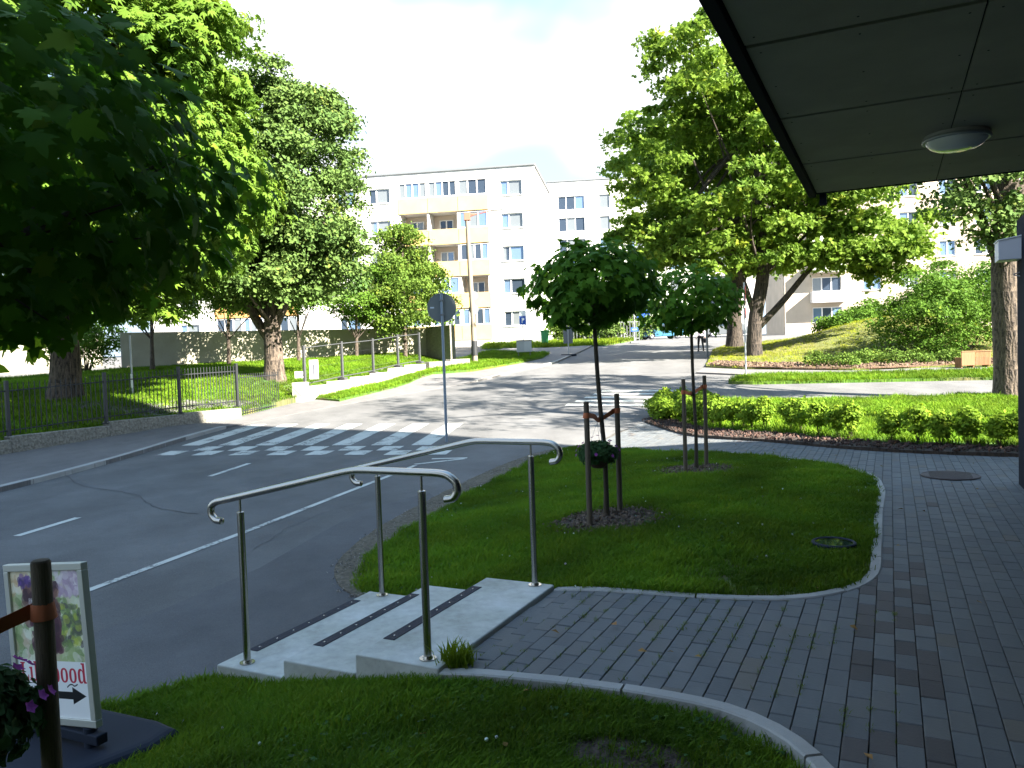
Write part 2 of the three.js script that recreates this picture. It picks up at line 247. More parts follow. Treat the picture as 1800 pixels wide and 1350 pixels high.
structure('gravel_verge', drape(edgeS.concat(lawnRoadSide.slice().reverse()), (u, v) => H0(u, v) + 0.006 + 0.012 * noise3(u * 6, v * 6, 1), { res: 0.2, skirt: 0.05 }), M.gravel, 'bare gravelly strip between shaded lawn and road', 'verge');
const nearCurb = [[-2.1, 3.36], [-1.71, 3.4], [-1.42, 3.44], [-1.0, 3.46], [-0.66, 3.42], [-0.43, 3.28], [-0.26, 3.05], [-0.14, 2.7], [-0.08, 2.2], [-0.06, 1.2], [-0.06, -2.5]];
const nearS = smooth(nearCurb, 60);
const hNear = (u, v) => H0(u, v) - 0.03 * sstep(-3.6, -2, u) + 0.03 * (noise3(u * 2.1, v * 2.1, 6) - 0.5) - 0.01;
const nearLawn = nearS.map(([u, v]) => [u - 0.02, v - 0.02]).concat([[-5.2, -2.5], [-4.7, 0.5], [-4.35, 1.9], [-3.97, 2.82], [-3.81, 3.16], [-3.7, 3.35]]);
structure('lawn', drape(nearLawn, hNear, { res: 0.25, tint: grassTint, skirt: 0.12 }), M.turf, 'shaded lawn in the foreground beside the steps', 'lawn');

structure('soil_patch', drape(ring(0.2, 22, [-0.95, 2.98]).map(([u, v]) => { const k = 0.7 + 0.7 * noise3(u * 9, v * 9, 2); return [-0.95 + (u + 0.95) * 1.5 * k, 2.98 + (v - 2.98) * k]; }), (u, v) => hNear(u, v) + 0.008, { res: 0.1 }), M.soil, 'bare earth patch in the foreground lawn by the edging', 'soil');
// brick terrace and path
const mulchFront = [[3.0, 12.25], [1.53, 12.3], [0.25, 12.47], [-0.51, 12.72], [-1.37, 13.22], [-2.24, 13.78], [-2.95, 14.5], [-3.7, 15.6], [-4.5, 16.9], [-5.25, 18.0]];
const mulchS = smooth(mulchFront, 40);
const nearEdgeS = nearS.slice(), offset = (ln, w) => ln.map(([u, v], i) => { const a = ln[Math.max(0, i - 1)], b = ln[Math.min(ln.length - 1, i + 1)], l = Math.hypot(b[0] - a[0], b[1] - a[1]); return [u - (b[1] - a[1]) / l * w, v + (b[0] - a[0]) / l * w]; }), terrace = offset(nearEdgeS, 0.077).reverse().concat(offset(curbS, -0.077), [[-5.5, 16.0], [-5.3, 17.9]], mulchS.slice().reverse(), [[3.0, -2.5]]);
structure('terrace_bedding', drape(terrace, (u, v) => H0(u, v) - 0.012, { res: 0.4, skirt: 0.06 }), mat(lin(0.12, 0.115, 0.105), 1, { map: rep(tSoil, 0.5) }), 'dark sandy joints under the terrace paving', 'paving');
{
  const root = new THREE.Group(); root.name = 'brick_paving'; scene.add(root); tag(root, 'grey brick paving of the terrace and the path beside it', 'paving', null, 'structure');
  const W = 0.1, Ln = 0.2, g = 0.0032, R = rng(4711);
  const tones = [[0.115, 0.128, 0.138], [0.108, 0.12, 0.13], [0.125, 0.136, 0.144], [0.1, 0.11, 0.12], [0.118, 0.124, 0.127], [0.078, 0.072, 0.073], [0.066, 0.061, 0.062], [0.125, 0.12, 0.11]].map(c => mat(lin(...c), 0.8, { map: rep(tConcrete, 0.35), bumpMap: rep(tGrain, 0.15), bumpScale: 0.0015 }));
  function prism(p, hf) { // outline p (ccw) with a chamfered top edge
    const n = p.length, cx = p.reduce((s, q) => s + q[0], 0) / n, cy = p.reduce((s, q) => s + q[1], 0) / n, pos = [], uv = [], ringAt = (b, y) => p.map(q => { const dx = cx - q[0], dy = cy - q[1], l = Math.hypot(dx, dy) || 1; return [q[0] + dx / l * b * 1.3, y, q[1] + dy / l * b * 1.3]; });
    const top = ringAt(0.0042, 0), mid = ringAt(0, -0.004), low = ringAt(0, -0.05);
    const tri = (a, b, c) => { for (const q of [a, b, c]) { pos.push(q[0], q[1] + hf(q[0], q[2]), -q[2]); uv.push(q[0], q[2]); } };
    for (let i = 1; i < n - 1; i++) tri(top[0], top[i], top[i + 1]);
    for (let i = 0; i < n; i++) { const j = (i + 1) % n; tri(mid[i], mid[j], top[j]); tri(mid[i], top[j], top[i]); tri(low[i], low[j], mid[j]); tri(low[i], mid[j], mid[i]); }
    const q = new THREE.BufferGeometry(); q.setAttribute('position', new THREE.Float32BufferAttribute(pos, 3)); q.setAttribute('uv', new THREE.Float32BufferAttribute(uv, 2)); q.computeVertexNormals(); return q;
  }
  function clip(poly, u0, u1, v0, v1) {
    let p = poly; const cut = (f, at) => { const o = []; for (let i = 0; i < p.length; i++) { const a = p[i], b = p[(i + 1) % p.length], fa = f(a), fb = f(b); if (fa >= 0) o.push(a); if ((fa >= 0) !== (fb >= 0)) { const t = fa / (fa - fb); o.push([lerp(a[0], b[0], t), lerp(a[1], b[1], t)]); } } p = o; };
    cut(q => q[0] - u0); cut(q => u1 - q[0]); cut(q => q[1] - v0); cut(q => v1 - q[1]); return p;
  }
  const list = [];
  for (let i = -53; i < 31; i++) for (let k = -8; k < 90; k++) {
    const off = (((i * 7 + 100) % 2) ? 0.5 : 0) + 0.12 * (hash3(i, 3, 9) - 0.5), u0 = i * W + g / 2 + 0.005, u1 = u0 + W - g, v0 = (k + off) * Ln + g / 2, v1 = v0 + Ln - g, cu = (u0 + u1) / 2, cv = (v0 + v1) / 2;
    if (dOf(cu, cv) < 1.2 || cu > 0.66 * cv * 0.2 + 1.35) continue;
    const cs = [[u0, v0], [u1, v0], [u1, v1], [u0, v1]], ins = cs.filter(q => inPoly(terrace, q[0], q[1])).length;
    let p = cs, whole = ins === 4; if (ins === 0 && !inPoly(terrace, cu, cv)) continue;
    if (!whole) { p = clip(terrace, u0, u1, v0, v1); if (p.length < 3) continue; const a = THREE.ShapeUtils.area(p.map(q => new THREE.Vector2(...q))); if (Math.abs(a) < 0.0012) continue; if (a < 0) p.reverse(); }
    const d = dOf(cu, cv), x = xOf(cu, cv), inView = Math.abs(x / d) < 0.68 && d > 2.7, band = Math.abs(cu - 0.05 + 0.02 * (k % 5)) < 0.2 && cv < 6.3 ? 0.5 : 0.008;
    const tone = R() < band ? 5 + Math.floor(R() * 2) : R() < 0.03 ? 7 : Math.floor(R() * 5), dy = 0.004 * (R() - 0.5), tilt = 0.014 * (R() - 0.5);
    list.push({ p, whole, d, inView, tone, dy, tilt, cu, cv });
  }
  const near = list.filter(b => b.inView).sort((a, b) => a.d - b.d).slice(0, 300), nearSet = new Set(near), flat = prism([[-0.0484, -0.0984], [0.0484, -0.0984], [0.0484, 0.0984], [-0.0484, 0.0984]], () => 0);
  for (const b of near) {
    if (b.whole) { const m = part('brick', flat, tones[b.tone], root); m.position.set(b.cu, H0(b.cu, b.cv) + b.dy, -b.cv); m.rotation.set(b.tilt, 0, b.tilt * 0.7); if (R() < 0.5) m.rotation.y = Math.PI; }
    else part('brick', prism(b.p, (u, v) => H0(u, v) + b.dy), tones[b.tone], root);
  }
  tones.forEach((t, k) => { const rest = list.filter(b => !nearSet.has(b) && b.tone === k).map(b => prism(b.p, (u, v) => H0(u, v) + b.dy)); if (rest.length) { const m = part('far_bricks', merge(rest), t, root); m.userData.kind = 'stuff'; } });
}
kerb('lawn_edging', 'pale concrete edging curving around the shaded lawn', curbLine.map(p => p), -0.078, 0.95, (u, v) => H0(u, v) + 0.008, 0.12, M.kerb);
kerb('terrace_edging', 'pale concrete edging along the foreground lawn', nearCurb, 0.078, 0.95, (u, v) => H0(u, v) + 0.01, 0.14, M.kerb);

// hedge bed and lawn beyond it
const mulchBack = mulchS.map(([u, v]) => [u + 0.25, v + 0.75]);
structure('mulch_bed', drape(mulchS.concat(mulchBack.slice().reverse()), (u, v) => H0(u, v) + 0.03 + 0.03 * noise3(u * 5, v * 5, 3), { res: 0.3, skirt: 0.08 }), M.soil, 'dark bark mulch at the foot of the hedge', 'mulch');
const hRight = (u, v) => H0(u, v) + 0.05 + 0.04 * (noise3(u, v, 4) - 0.5);
const rightLawn = mulchBack.concat([[-5.35, 19.6], [-5.3, 21.4], [-4.7, 22.4], [-1.6, 23.0], [2.4, 24.6], [9, 27.1], [14, 27.1], [14, 17.4], [3.0, 17.4]]);
structure('lawn', drape(rightLawn, hRight, { res: 0.7, tint: grassTint, skirt: 0.15 }), M.turf, 'sunlit lawn between the hedge and the side street', 'lawn');
const strip = [[-5.0, 27.4], [-4.2, 27.3], [-1, 28.3], [3.07, 29.6], [12, 32.6], [12, 35.3], [3.4, 32.7], [-1.5, 30.9], [-4.3, 30.2], [-5.0, 29.0]];
structure('grass_strip', drape(strip, (u, v) => H0(u, v) + 0.09, { res: 0.9, tint: grassTint, skirt: 0.15 }), M.turf, 'sunlit grass strip across the side street', 'lawn');
structure('footpath', drape([[-7, 31.5], [-4.3, 30.35], [-1.5, 31.05], [3.4, 32.85], [12, 35.5], [12, 37.2], [2.5, 34.4], [-1.3, 32.5], [-5.5, 33.0], [-7.2, 33.9]], (u, v) => H0(u, v) + 0.06, { res: 0.9, skirt: 0.12 }), M.pavement, 'pale footpath behind the grass strip', 'path');
const bank = [[-7.2, 34.3], [-5.5, 33.3], [-1.3, 32.8], [2.5, 34.7], [12, 37.6], [20, 40], [20, 62], [-6, 62], [-9.6, 52], [-9.3, 46.5], [-8.3, 41]];
structure('mound_lawn', drape(bank, hMound, { res: 0.9, tint: (u, v) => { const q = fbm3(u * 0.5, v * 0.5, 12, 3), f = fbm3(u * 1.6, v * 1.6, 3, 3); return [0.62 + 0.55 * q + 0.3 * f, 0.85 + 0.3 * f, 0.8]; }, skirt: 0.3 }), M.dryTurf, 'dry sunlit grass mound behind the side street', 'mound');
structure('bark_bank', drape(smooth([[-7.1, 34.4], [-5.5, 33.4], [-1.3, 32.9], [2.6, 34.8], [9, 36.8]], 30).concat(smooth([[8.5, 38.6], [3.4, 37.0], [-1.2, 35.0], [-5.0, 35.4], [-7.1, 36.0]], 30)), (u, v) => hMound(u, v) + 0.02 + 0.05 * noise3(u * 3, v * 3, 5), { res: 0.5, skirt: 0.05 }), mat(lin(0.2, 0.125, 0.08), 1, { map: rep(tSoil, 1.1), bumpMap: rep(tGrain, 0.5), bumpScale: 0.04 }), 'brown bark mulch at the foot of the mound', 'mulch');

// left side of the street
const leftKerb = [[-9.6, -2], [-10.6, 2.5], [-11.6, 5.2], [-12.47, 7.4], [-13.1, 9], [-14.1, 11.4], [-14.7, 13], [-15.2, 14.7], [-15.4, 17.5], [-15.3, 20.5], [-14.95, 24.5], [-14.75, 27.3], [-15.1, 32], [-15.5, 37], [-16.6, 42], [-18, 48], [-20.5, 58]];
const lkS = smooth(leftKerb, 70), lift = v => 0.08 - 0.065 * sstep(14.2, 15.6, v) * (1 - sstep(26.3, 27.5, v));
const hWalk = (u, v) => H0(u, v) + lift(v);
const wallFoot = XD([[-16, 6], [-14, 9], [-10.62, 16.4], [-9.6, 18.6], [-8.6, 20.5], [-7.6, 22.1], [-6.7, 26.0], [-3.95, 36.0], [-2.6, 44], [0.5, 64]]);
structure('pavement', drape(lkS.concat(wallFoot.slice().reverse()), hWalk, { res: 0.8, adapt: true, vary: 0.25, skirt: 0.2 }), M.pavement, 'grey pavement along the far side of the street', 'pavement');
kerb('kerb', 'worn kerbstones along the far pavement', leftKerb.slice(1, 8), 0.14, 1.0, (u, v) => hWalk(u, v) + 0.008, 0.2, M.kerb);
kerb('kerb', 'kerbstones of the far pavement uphill of the drive', leftKerb.slice(11, 15), 0.14, 1.0, (u, v) => hWalk(u, v) + 0.008, 0.2, M.kerb);
const leftLawn = XD([[-16, 5.5], [-14.1, 9], [-10.8, 16.5], [-9.8, 18.7], [-8.8, 20.6], [-7.85, 22.2], [-7.0, 26.1], [-4.25, 36.2], [-3.1, 44], [-8, 42.1], [-13.5, 39.3], [-18.2, 36.7], [-22, 31], [-34, 25], [-34, 6]]);
structure('lawn', drape(leftLawn, hLeftLawn, { res: 0.8, tint: grassTint, skirt: 0.35 }), M.turf, 'sunlit lawn sloping up behind the black railings', 'lawn');
structure('footpath', drape(XD([[-18, 20.2], [-9.6, 20.6], [-8.6, 22.6], [-7.6, 23.6], [-8.0, 24.3], [-9.2, 23.4], [-10.2, 21.6], [-18, 21.1]]), (u, v) => hLeftLawn(u, v) + 0.02, { res: 0.5, skirt: 0.05 }), M.pavement, 'narrow footpath crossing the lawn behind the railings', 'path');
structure('grass_strip', drape(XD([[-6.6, 26.2], [-3.95, 35.9], [-3.4, 35.2], [-4.4, 29.5], [-5.6, 25.3]]), (u, v) => hWalk(u, v) + 0.06, { res: 0.5, tint: grassTint, skirt: 0.1 }), M.turf, 'thin grass strip at the foot of the pale low wall', 'lawn');
const poleStrip = [[-18.4, 29.4], [-17.0, 31.2], [-17.0, 36], [-17.4, 40], [-18.4, 43.2], [-24, 46.4], [-22.0, 39.6], [-21.3, 37], [-19.4, 31.2]];
structure('grass_strip', drape(poleStrip, (u, v) => hWalk(u, v) + 0.09, { res: 0.7, tint: grassTint, skirt: 0.15 }), M.turf, 'mown grass patch around the wooden lamp pole', 'lawn');
structure('grass_strip', drape(XD([[2.5, 56], [7, 57.5], [10, 64], [10, 69], [-2, 64.5], [-2, 58]]), (u, v) => H0(u, v) + 0.08, { res: 1, tint: grassTint, skirt: 0.15 }), M.turf, 'rough grass at the top of the street', 'lawn');

structure('darker_asphalt', drape([[-4.75, 0.8], [-4.3, 2.0], [-3.95, 2.85], [-3.78, 3.2], [-3.69, 3.4], [-3.69, 4.9], [-4.05, 5.13], [-4.5, 5.58], [-4.75, 6.02], [-5.1, 7.0], [-5.27, 7.75], [-5.5, 8.9], [-5.78, 9.2], [-5.95, 7.9], [-5.6, 6.6], [-5.25, 5.4], [-5.1, 4.2], [-5.2, 3.0], [-5.45, 1.6], [-5.6, 0.6]], (u, v) => H0(u, v) + 0.004, { res: 0.3, vary: 0.3, vs: 1.2 }), mat(lin(0.1, 0.1, 0.102), 0.9, { map: rep(tAsphalt, 1.2), bumpMap: rep(tSpeck, 0.9), bumpScale: 0.003, vertexColors: true }), 'darker toned asphalt around the foot of the steps', 'road');  // thin sheet in a darker asphalt tone along the steps and verge
function crack(label, pts, w, seed) { const c = smooth(pts, 60), R = rng(seed), a = [], b = []; c.forEach(([u, v], i) => { const p = c[Math.max(0, i - 1)], q = c[Math.min(60, i + 1)], l = Math.hypot(q[0] - p[0], q[1] - p[1]), nx = -(q[1] - p[1]) / l, nv = (q[0] - p[0]) / l, o = 0.05 * (noise3(i * 0.5, seed, 1) - 0.5), h = w * (0.5 + R()); a.push([u + nx * (o + h), v + nv * (o + h)]); b.push([u + nx * (o - h), v + nv * (o - h)]); }); structure('road_crack', drape(a.concat(b.reverse()), (u, v) => H0(u, v) + 0.0045, { res: 0.4 }), mat(lin(0.055, 0.055, 0.056), 0.95), label, 'road'); }
crack('dark tarred seam across the street in the foreground', [[-13.1, 8.9], [-11.6, 8.2], [-10.1, 7.9], [-8.7, 7.2], [-7.9, 7.1]], 0.008, 1);
crack('thin crack along the middle of the street', [[-9.6, 2.0], [-10.1, 4.4], [-10.9, 6.6], [-11.4, 8.0]], 0.003, 2);
crack('curved tarred seam in the sunlit junction', [[-9.0, 27.4], [-9.9, 28.6], [-9.6, 30.2], [-8.3, 31.4], [-7.4, 32.2]], 0.03, 3);
crack('thin crack near the edge line', [[-5.9, 9.6], [-6.3, 8.2], [-6.2, 6.9], [-5.8, 5.9]], 0.003, 4);
// painted markings
function marking(name, label) { const g = new THREE.Group(); g.name = numbered(name); scene.add(g); return tag(g, label, 'road marking', null, 'structure'); }
const hPaint = (u, v) => H0(u, v) + 0.005;
function stripe(parent, name, a, b, w) { const l = Math.hypot(b[0] - a[0], b[1] - a[1]), nx = -(b[1] - a[1]) / l * w / 2, ny = (b[0] - a[0]) / l * w / 2; part(name, drape([[a[0] + nx, a[1] + ny], [a[0] - nx, a[1] - ny], [b[0] - nx, b[1] - ny], [b[0] + nx, b[1] + ny]], hPaint, { res: 0.6 }), M.paint, parent); }
{
  const e = marking('edge_line', 'long white edge line along the near side of the street'), line = [[-5.55, 0.5], [-5.95, 3.2], [-6.18, 4.4], [-6.55, 6.7], [-6.95, 8.8], [-7.25, 10.5], [-7.42, 11.4]];
  for (let i = 0; i < line.length - 1; i++) stripe(e, 'line_piece', line[i], line[i + 1], 0.085);
  const c = marking('centre_line', 'short white dashes down the middle of the street');
  stripe(c, 'dash', [-9.0, 5.5], [-9.28, 6.45], 0.1); stripe(c, 'dash', [-10.26, 9.5], [-10.7, 10.85], 0.1); stripe(c, 'dash', [-7.9, 1.6], [-8.2, 2.6], 0.1);
  const t = marking('crossing_corner', 'small white corner mark beside the handrail end'); stripe(t, 'bar', [-7.55, 12.15], [-6.95, 12.4], 0.12); stripe(t, 'bar', [-7.5, 11.5], [-6.95, 12.3], 0.1);
  const z = marking('zebra_crossing', 'white zebra crossing with a chequered edge'), O = [-8.75, 13.68], a = [-0.969, -0.246], b = [-0.3, 0.954];
  for (let k = 0; k < 7; k++) { const p = [O[0] + a[0] * 0.885 * k, O[1] + a[1] * 0.885 * k]; stripe(z, 'stripe', p, [p[0] + b[0] * 3.3, p[1] + b[1] * 3.3], 0.42); }
  for (let r = 0; r < 2; r++) for (let k = 0; k < 8 - r; k++) { const s = -0.62 + 0.82 * k + (r ? 0.34 : 0), q = -0.62 - 0.58 * (1 - r) - (r ? 0.02 : 0.02), p = [O[0] + a[0] * s + b[0] * (q - 0.05), O[1] + a[1] * s + b[1] * (q - 0.05)]; stripe(z, 'check', p, [p[0] + b[0] * 0.56, p[1] + b[1] * 0.56], 0.42); }
  const y = marking('zebra_crossing', 'distant zebra crossing over the side street'); for (let k = 0; k < 5; k++) stripe(y, 'stripe', [-8.4 - 0.06 * k, 20.9 + 0.95 * k], [-5.95 - 0.06 * k, 21.3 + 0.95 * k], 0.45);
}

// ---------------------------------------------------------------- grass
const tuft = (() => { const R = rng(5), pos = [], idx = []; for (let k = 0; k < 9; k++) { const a = R() * 6.28, x = (R() - 0.5) * 0.06, z = (R() - 0.5) * 0.06, h = 0.02 + 0.026 * R(), w = 0.0024, bx = Math.cos(a) * 0.025 * (0.4 + R()), bz = Math.sin(a) * 0.025 * (0.4 + R()), s = pos.length / 3; const px = -Math.sin(a) * w, pz = Math.cos(a) * w; pos.push(x - px, -0.006, z - pz, x + px, -0.006, z + pz, x + bx * 0.4 - px * 0.8, h * 0.6, z + bz * 0.4 - pz * 0.8, x + bx * 0.4 + px * 0.8, h * 0.6, z + bz * 0.4 + pz * 0.8, x + bx * 1.3, h, z + bz * 1.3); idx.push(s, s + 1, s + 2, s + 1, s + 3, s + 2, s + 2, s + 3, s + 4); } const g = new THREE.BufferGeometry(); g.setAttribute('position', new THREE.Float32BufferAttribute(pos, 3)); g.setIndex(idx); g.computeVertexNormals(); return g; })();
const dm = new THREE.Object3D();
function grass(label, poly, hf, count, size, seed, keep, dry = 0) {
  const R = rng(seed), us = poly.map(p => p[0]), vs = poly.map(p => p[1]), u0 = Math.min(...us), u1 = Math.max(...us), v0 = Math.min(...vs), v1 = Math.max(...vs), list = []; let tries = 0;
  while (list.length < count && tries++ < count * 12) { const u = lerp(u0, u1, R()), v = lerp(v0, v1, R()); if (!inPoly(poly, u, v)) continue; if (keep && !keep(u, v, R)) continue; const d = dOf(u, v); if (d < 0.8 || Math.abs(xOf(u, v)) > 0.72 * d + 1.2) continue; list.push([u, v]); }
  const m = new THREE.InstancedMesh(tuft, L.grass, list.length), c = new THREE.Color(); m.name = numbered('grass');
  list.forEach(([u, v], i) => {
    const p = fbm3(u * 1.3 + 3, v * 1.3, 2, 3), q = fbm3(u * 4 + 8, v * 4, 7, 2), s = size * (0.65 + 0.7 * R()) * (0.7 + 0.8 * p);
    dm.position.set(u, hf(u, v), -v); dm.rotation.set((R() - 0.5) * 0.5, R() * 6.28, (R() - 0.5) * 0.5); dm.scale.set(s * 1.2, s * (0.8 + 0.5 * q), s * 1.2); dm.updateMatrix(); m.setMatrixAt(i, dm.matrix);
    const y = dry + 0.5 * (q - 0.45) + (R() < 0.06 ? 0.6 : 0); const pb = 0.35 + 1.3 * p; c.setRGB((1 + 0.9 * y) * pb, (1 + 0.25 * y) * pb, (1 + 0.3 * y) * pb); m.setColorAt(i, c);
  });
  scene.add(m); return tag(m, label, 'grass', null, 'stuff');
}
const bare = (cu, cv, r) => (u, v) => Math.hypot(u - cu, v - cv) > r;
const ringA = bare(-2.52, 7.22, 0.5), ringB = bare(-2.34, 10.4, 0.5);
grass('fine shaded grass of the central lawn', centralLawn, hLawn, 80000, 0.95, 11, (u, v, R) => (fbm3(u * 1.9 + 40, v * 1.9, 5, 3) > 0.36 || R() < 0.35) && (ringA(u, v) || R() < 0.06) && (ringB(u, v) || R() < 0.06) && Math.hypot(u + 0.42, v - 6.66) > 0.19);
grass('fine shaded grass of the foreground lawn', nearLawn, hNear, 48000, 0.9, 12, (u, v, R) => (Math.hypot((u + 0.95) / 1.6, v - 2.95) > 0.17 || R() < 0.12) && v > 0.6 && (fbm3(u * 2.2 + 40, v * 2.2, 5, 3) > 0.4 || R() < 0.3));
grass('sunlit grass behind the hedge', rightLawn, hRight, 16000, 1.7, 13);
grass('sunlit grass of the strip across the side street', strip, (u, v) => H0(u, v) + 0.09, 5000, 2.2, 14);
grass('sunlit grass behind the black railings', leftLawn, hLeftLawn, 36000, 1.9, 15);
grass('dry grass on the mound', bank, hMound, 14000, 1.5, 16, null, 1.2);
grass('grass around the wooden lamp pole', poleStrip, (u, v) => hWalk(u, v) + 0.09, 5000, 2.4, 17);
grass('grass along the pale low wall', XD([[-6.6, 26.2], [-3.95, 35.9], [-3.4, 35.2], [-4.4, 29.5], [-5.6, 25.3]]), (u, v) => hWalk(u, v) + 0.06, 1500, 2, 18);
grass('rough grass at the top of the street', XD([[2.5, 56], [7, 57.5], [10, 64], [10, 69], [-2, 64.5], [-2, 58]]), (u, v) => H0(u, v) + 0.08, 2500, 5, 19, null, 0.4);
{ const R = rng(20), list = []; while (list.length < 260) { const u = Math.round(lerp(-20, 0, R())) * 0.1 + 0.005 + (R() - 0.5) * 0.006, v = lerp(3.4, 5.1, R()); if (inPoly(terrace, u, v) && fbm3(u * 4, v * 4, 9, 2) > 0.5 - 0.12 * (u < -1)) list.push([u, v]); } const m = new THREE.InstancedMesh(tuft, L.grass, list.length); m.name = numbered('grass'); list.forEach(([u, v], i) => { const s = 0.35 + 0.55 * R() * R(); dm.position.set(u, H0(u, v) - 0.002, -v); dm.rotation.set(0, R() * 6, 0); dm.scale.set(s * 0.6, s, s * 1.3); dm.updateMatrix(); m.setMatrixAt(i, dm.matrix); m.setColorAt(i, new THREE.Color(1.2, 0.95, 1)); }); scene.add(m); tag(m, 'weeds growing in the joints of the terrace paving', 'grass', null, 'stuff'); }
grass('grass blades along the edging stones', curbS.concat(curbS.map(([u, v]) => [u - 0.05, v + 0.05]).reverse()), H0, 900, 1.25, 21);
{ // tuft of tall grass in the corner of the steps
  const R = rng(22), m = new THREE.InstancedMesh(tuft, L.grass, 26); m.name = numbered('grass'); for (let i = 0; i < 26; i++) { dm.position.set(-2.06 + (R() - 0.5) * 0.09, 0, -3.5 - (R() - 0.5) * 0.1); dm.rotation.set((R() - 0.5) * 0.7, R() * 6, (R() - 0.5) * 0.7); const s = 1.2 + 1.6 * R(); dm.scale.set(s * 0.9, s, s * 0.9); dm.updateMatrix(); m.setMatrixAt(i, dm.matrix); m.setColorAt(i, new THREE.Color(1.6, 1.2, 1.2)); } scene.add(m); tag(m, 'tall grass tuft in the corner of the steps', 'grass', null, 'stuff');
}
function chips(label, n, seed, spot, size, cols, kind = 'mulch_chips') {
  const R = rng(seed), m = new THREE.InstancedMesh(new THREE.DodecahedronGeometry(0.5, 0), mat(lin(1, 1, 1), 0.95), n), c = new THREE.Color(); m.name = numbered(kind);
  for (let i = 0; i < n; i++) { const [u, v, y] = spot(R, i), s = size * (0.5 + R()); dm.position.set(u, y, -v); dm.rotation.set(R() * 6, R() * 6, R() * 6); dm.scale.set(s * 1.6, s * 0.5, s); dm.updateMatrix(); m.setMatrixAt(i, dm.matrix); const k = cols[Math.floor(R() * cols.length)]; c.setRGB(...k); m.setColorAt(i, c); }
  scene.add(m); return tag(m, label, kind === 'mulch_chips' ? 'mulch' : 'gravel', null, 'stuff');
}
const chipCols = [[0.12, 0.085, 0.06], [0.09, 0.065, 0.05], [0.14, 0.105, 0.075], [0.06, 0.045, 0.035], [0.07, 0.05, 0.04]];
for (const [cu, cv, sd, lb] of [[-2.52, 7.22, 31, 'bark mulch around the nearer staked globe tree'], [-2.34, 10.4, 32, 'bark mulch around the farther staked globe tree']]) {
  structure('mulch_circle', drape(ring(0.56, 28, [cu, cv]).map(([u, v]) => { const k = 0.85 + 0.35 * noise3(u * 4, v * 4, 2); return [cu + (u - cu) * k, cv + (v - cv) * k]; }), (u, v) => hLawn(u, v) + 0.012 + 0.035 * sstep(0.6, 0, Math.hypot(u - cu, v - cv)), { res: 0.12 }), M.soil, lb, 'mulch');
  chips(lb + ' in loose chips', 700, sd, R => { const a = R() * 6.28, r = 0.62 * Math.sqrt(R()); const u = cu + r * Math.cos(a), v = cv + r * Math.sin(a); return [u, v, hLawn(u, v) + 0.02 + 0.03 * sstep(0.6, 0, r)]; }, 0.026, chipCols);
}
chips('loose bark chips along the foot of the hedge', 2600, 33, R => { const q = mulchS[Math.floor(R() * mulchS.length)], t = R(), u = q[0] + 0.25 * t + (R() - 0.5) * 0.2, v = q[1] + 0.75 * t; return [u, v, H0(u, v) + 0.05 + 0.03 * noise3(u * 5, v * 5, 3)]; }, 0.03, [[0.07, 0.04, 0.03], [0.055, 0.032, 0.026], [0.1, 0.055, 0.04], [0.035, 0.025, 0.02]]);
chips('small stones scattered along the edge of the road', 2600, 34, R => { const i = Math.floor(R() * 50), a = edgeS[i], b = lawnRoadSide[i], t = R() * 1.15 - 0.05, u = lerp(a[0], b[0], t), v = lerp(a[1], b[1], t) + (R() - 0.5) * 0.2; return [u, v, H0(u, v) + 0.012]; }, 0.009, [[0.22, 0.2, 0.17], [0.14, 0.13, 0.11], [0.32, 0.3, 0.27], [0.1, 0.09, 0.08]], 'gravel');
chips('brown chips scattered over the foot of the mound', 2500, 35, R => { const t = R(), p = lerp(-7, 8.5, t), q = 0.05 + R() * 1.9, i = Math.min(29, Math.floor(t * 30)), base = [[-7.1, 34.4], [-5.5, 33.4], [-1.3, 32.9], [2.6, 34.8], [9, 36.8]], k = Math.min(3, Math.floor(t * 4)), f = t * 4 - k, u = lerp(base[k][0], base[k + 1][0], f), v = lerp(base[k][1], base[k + 1][1], f) + q; return [u, v, hMound(u, v) + 0.06]; }, 0.09, [[0.13, 0.085, 0.055], [0.09, 0.06, 0.04], [0.16, 0.105, 0.07]]);

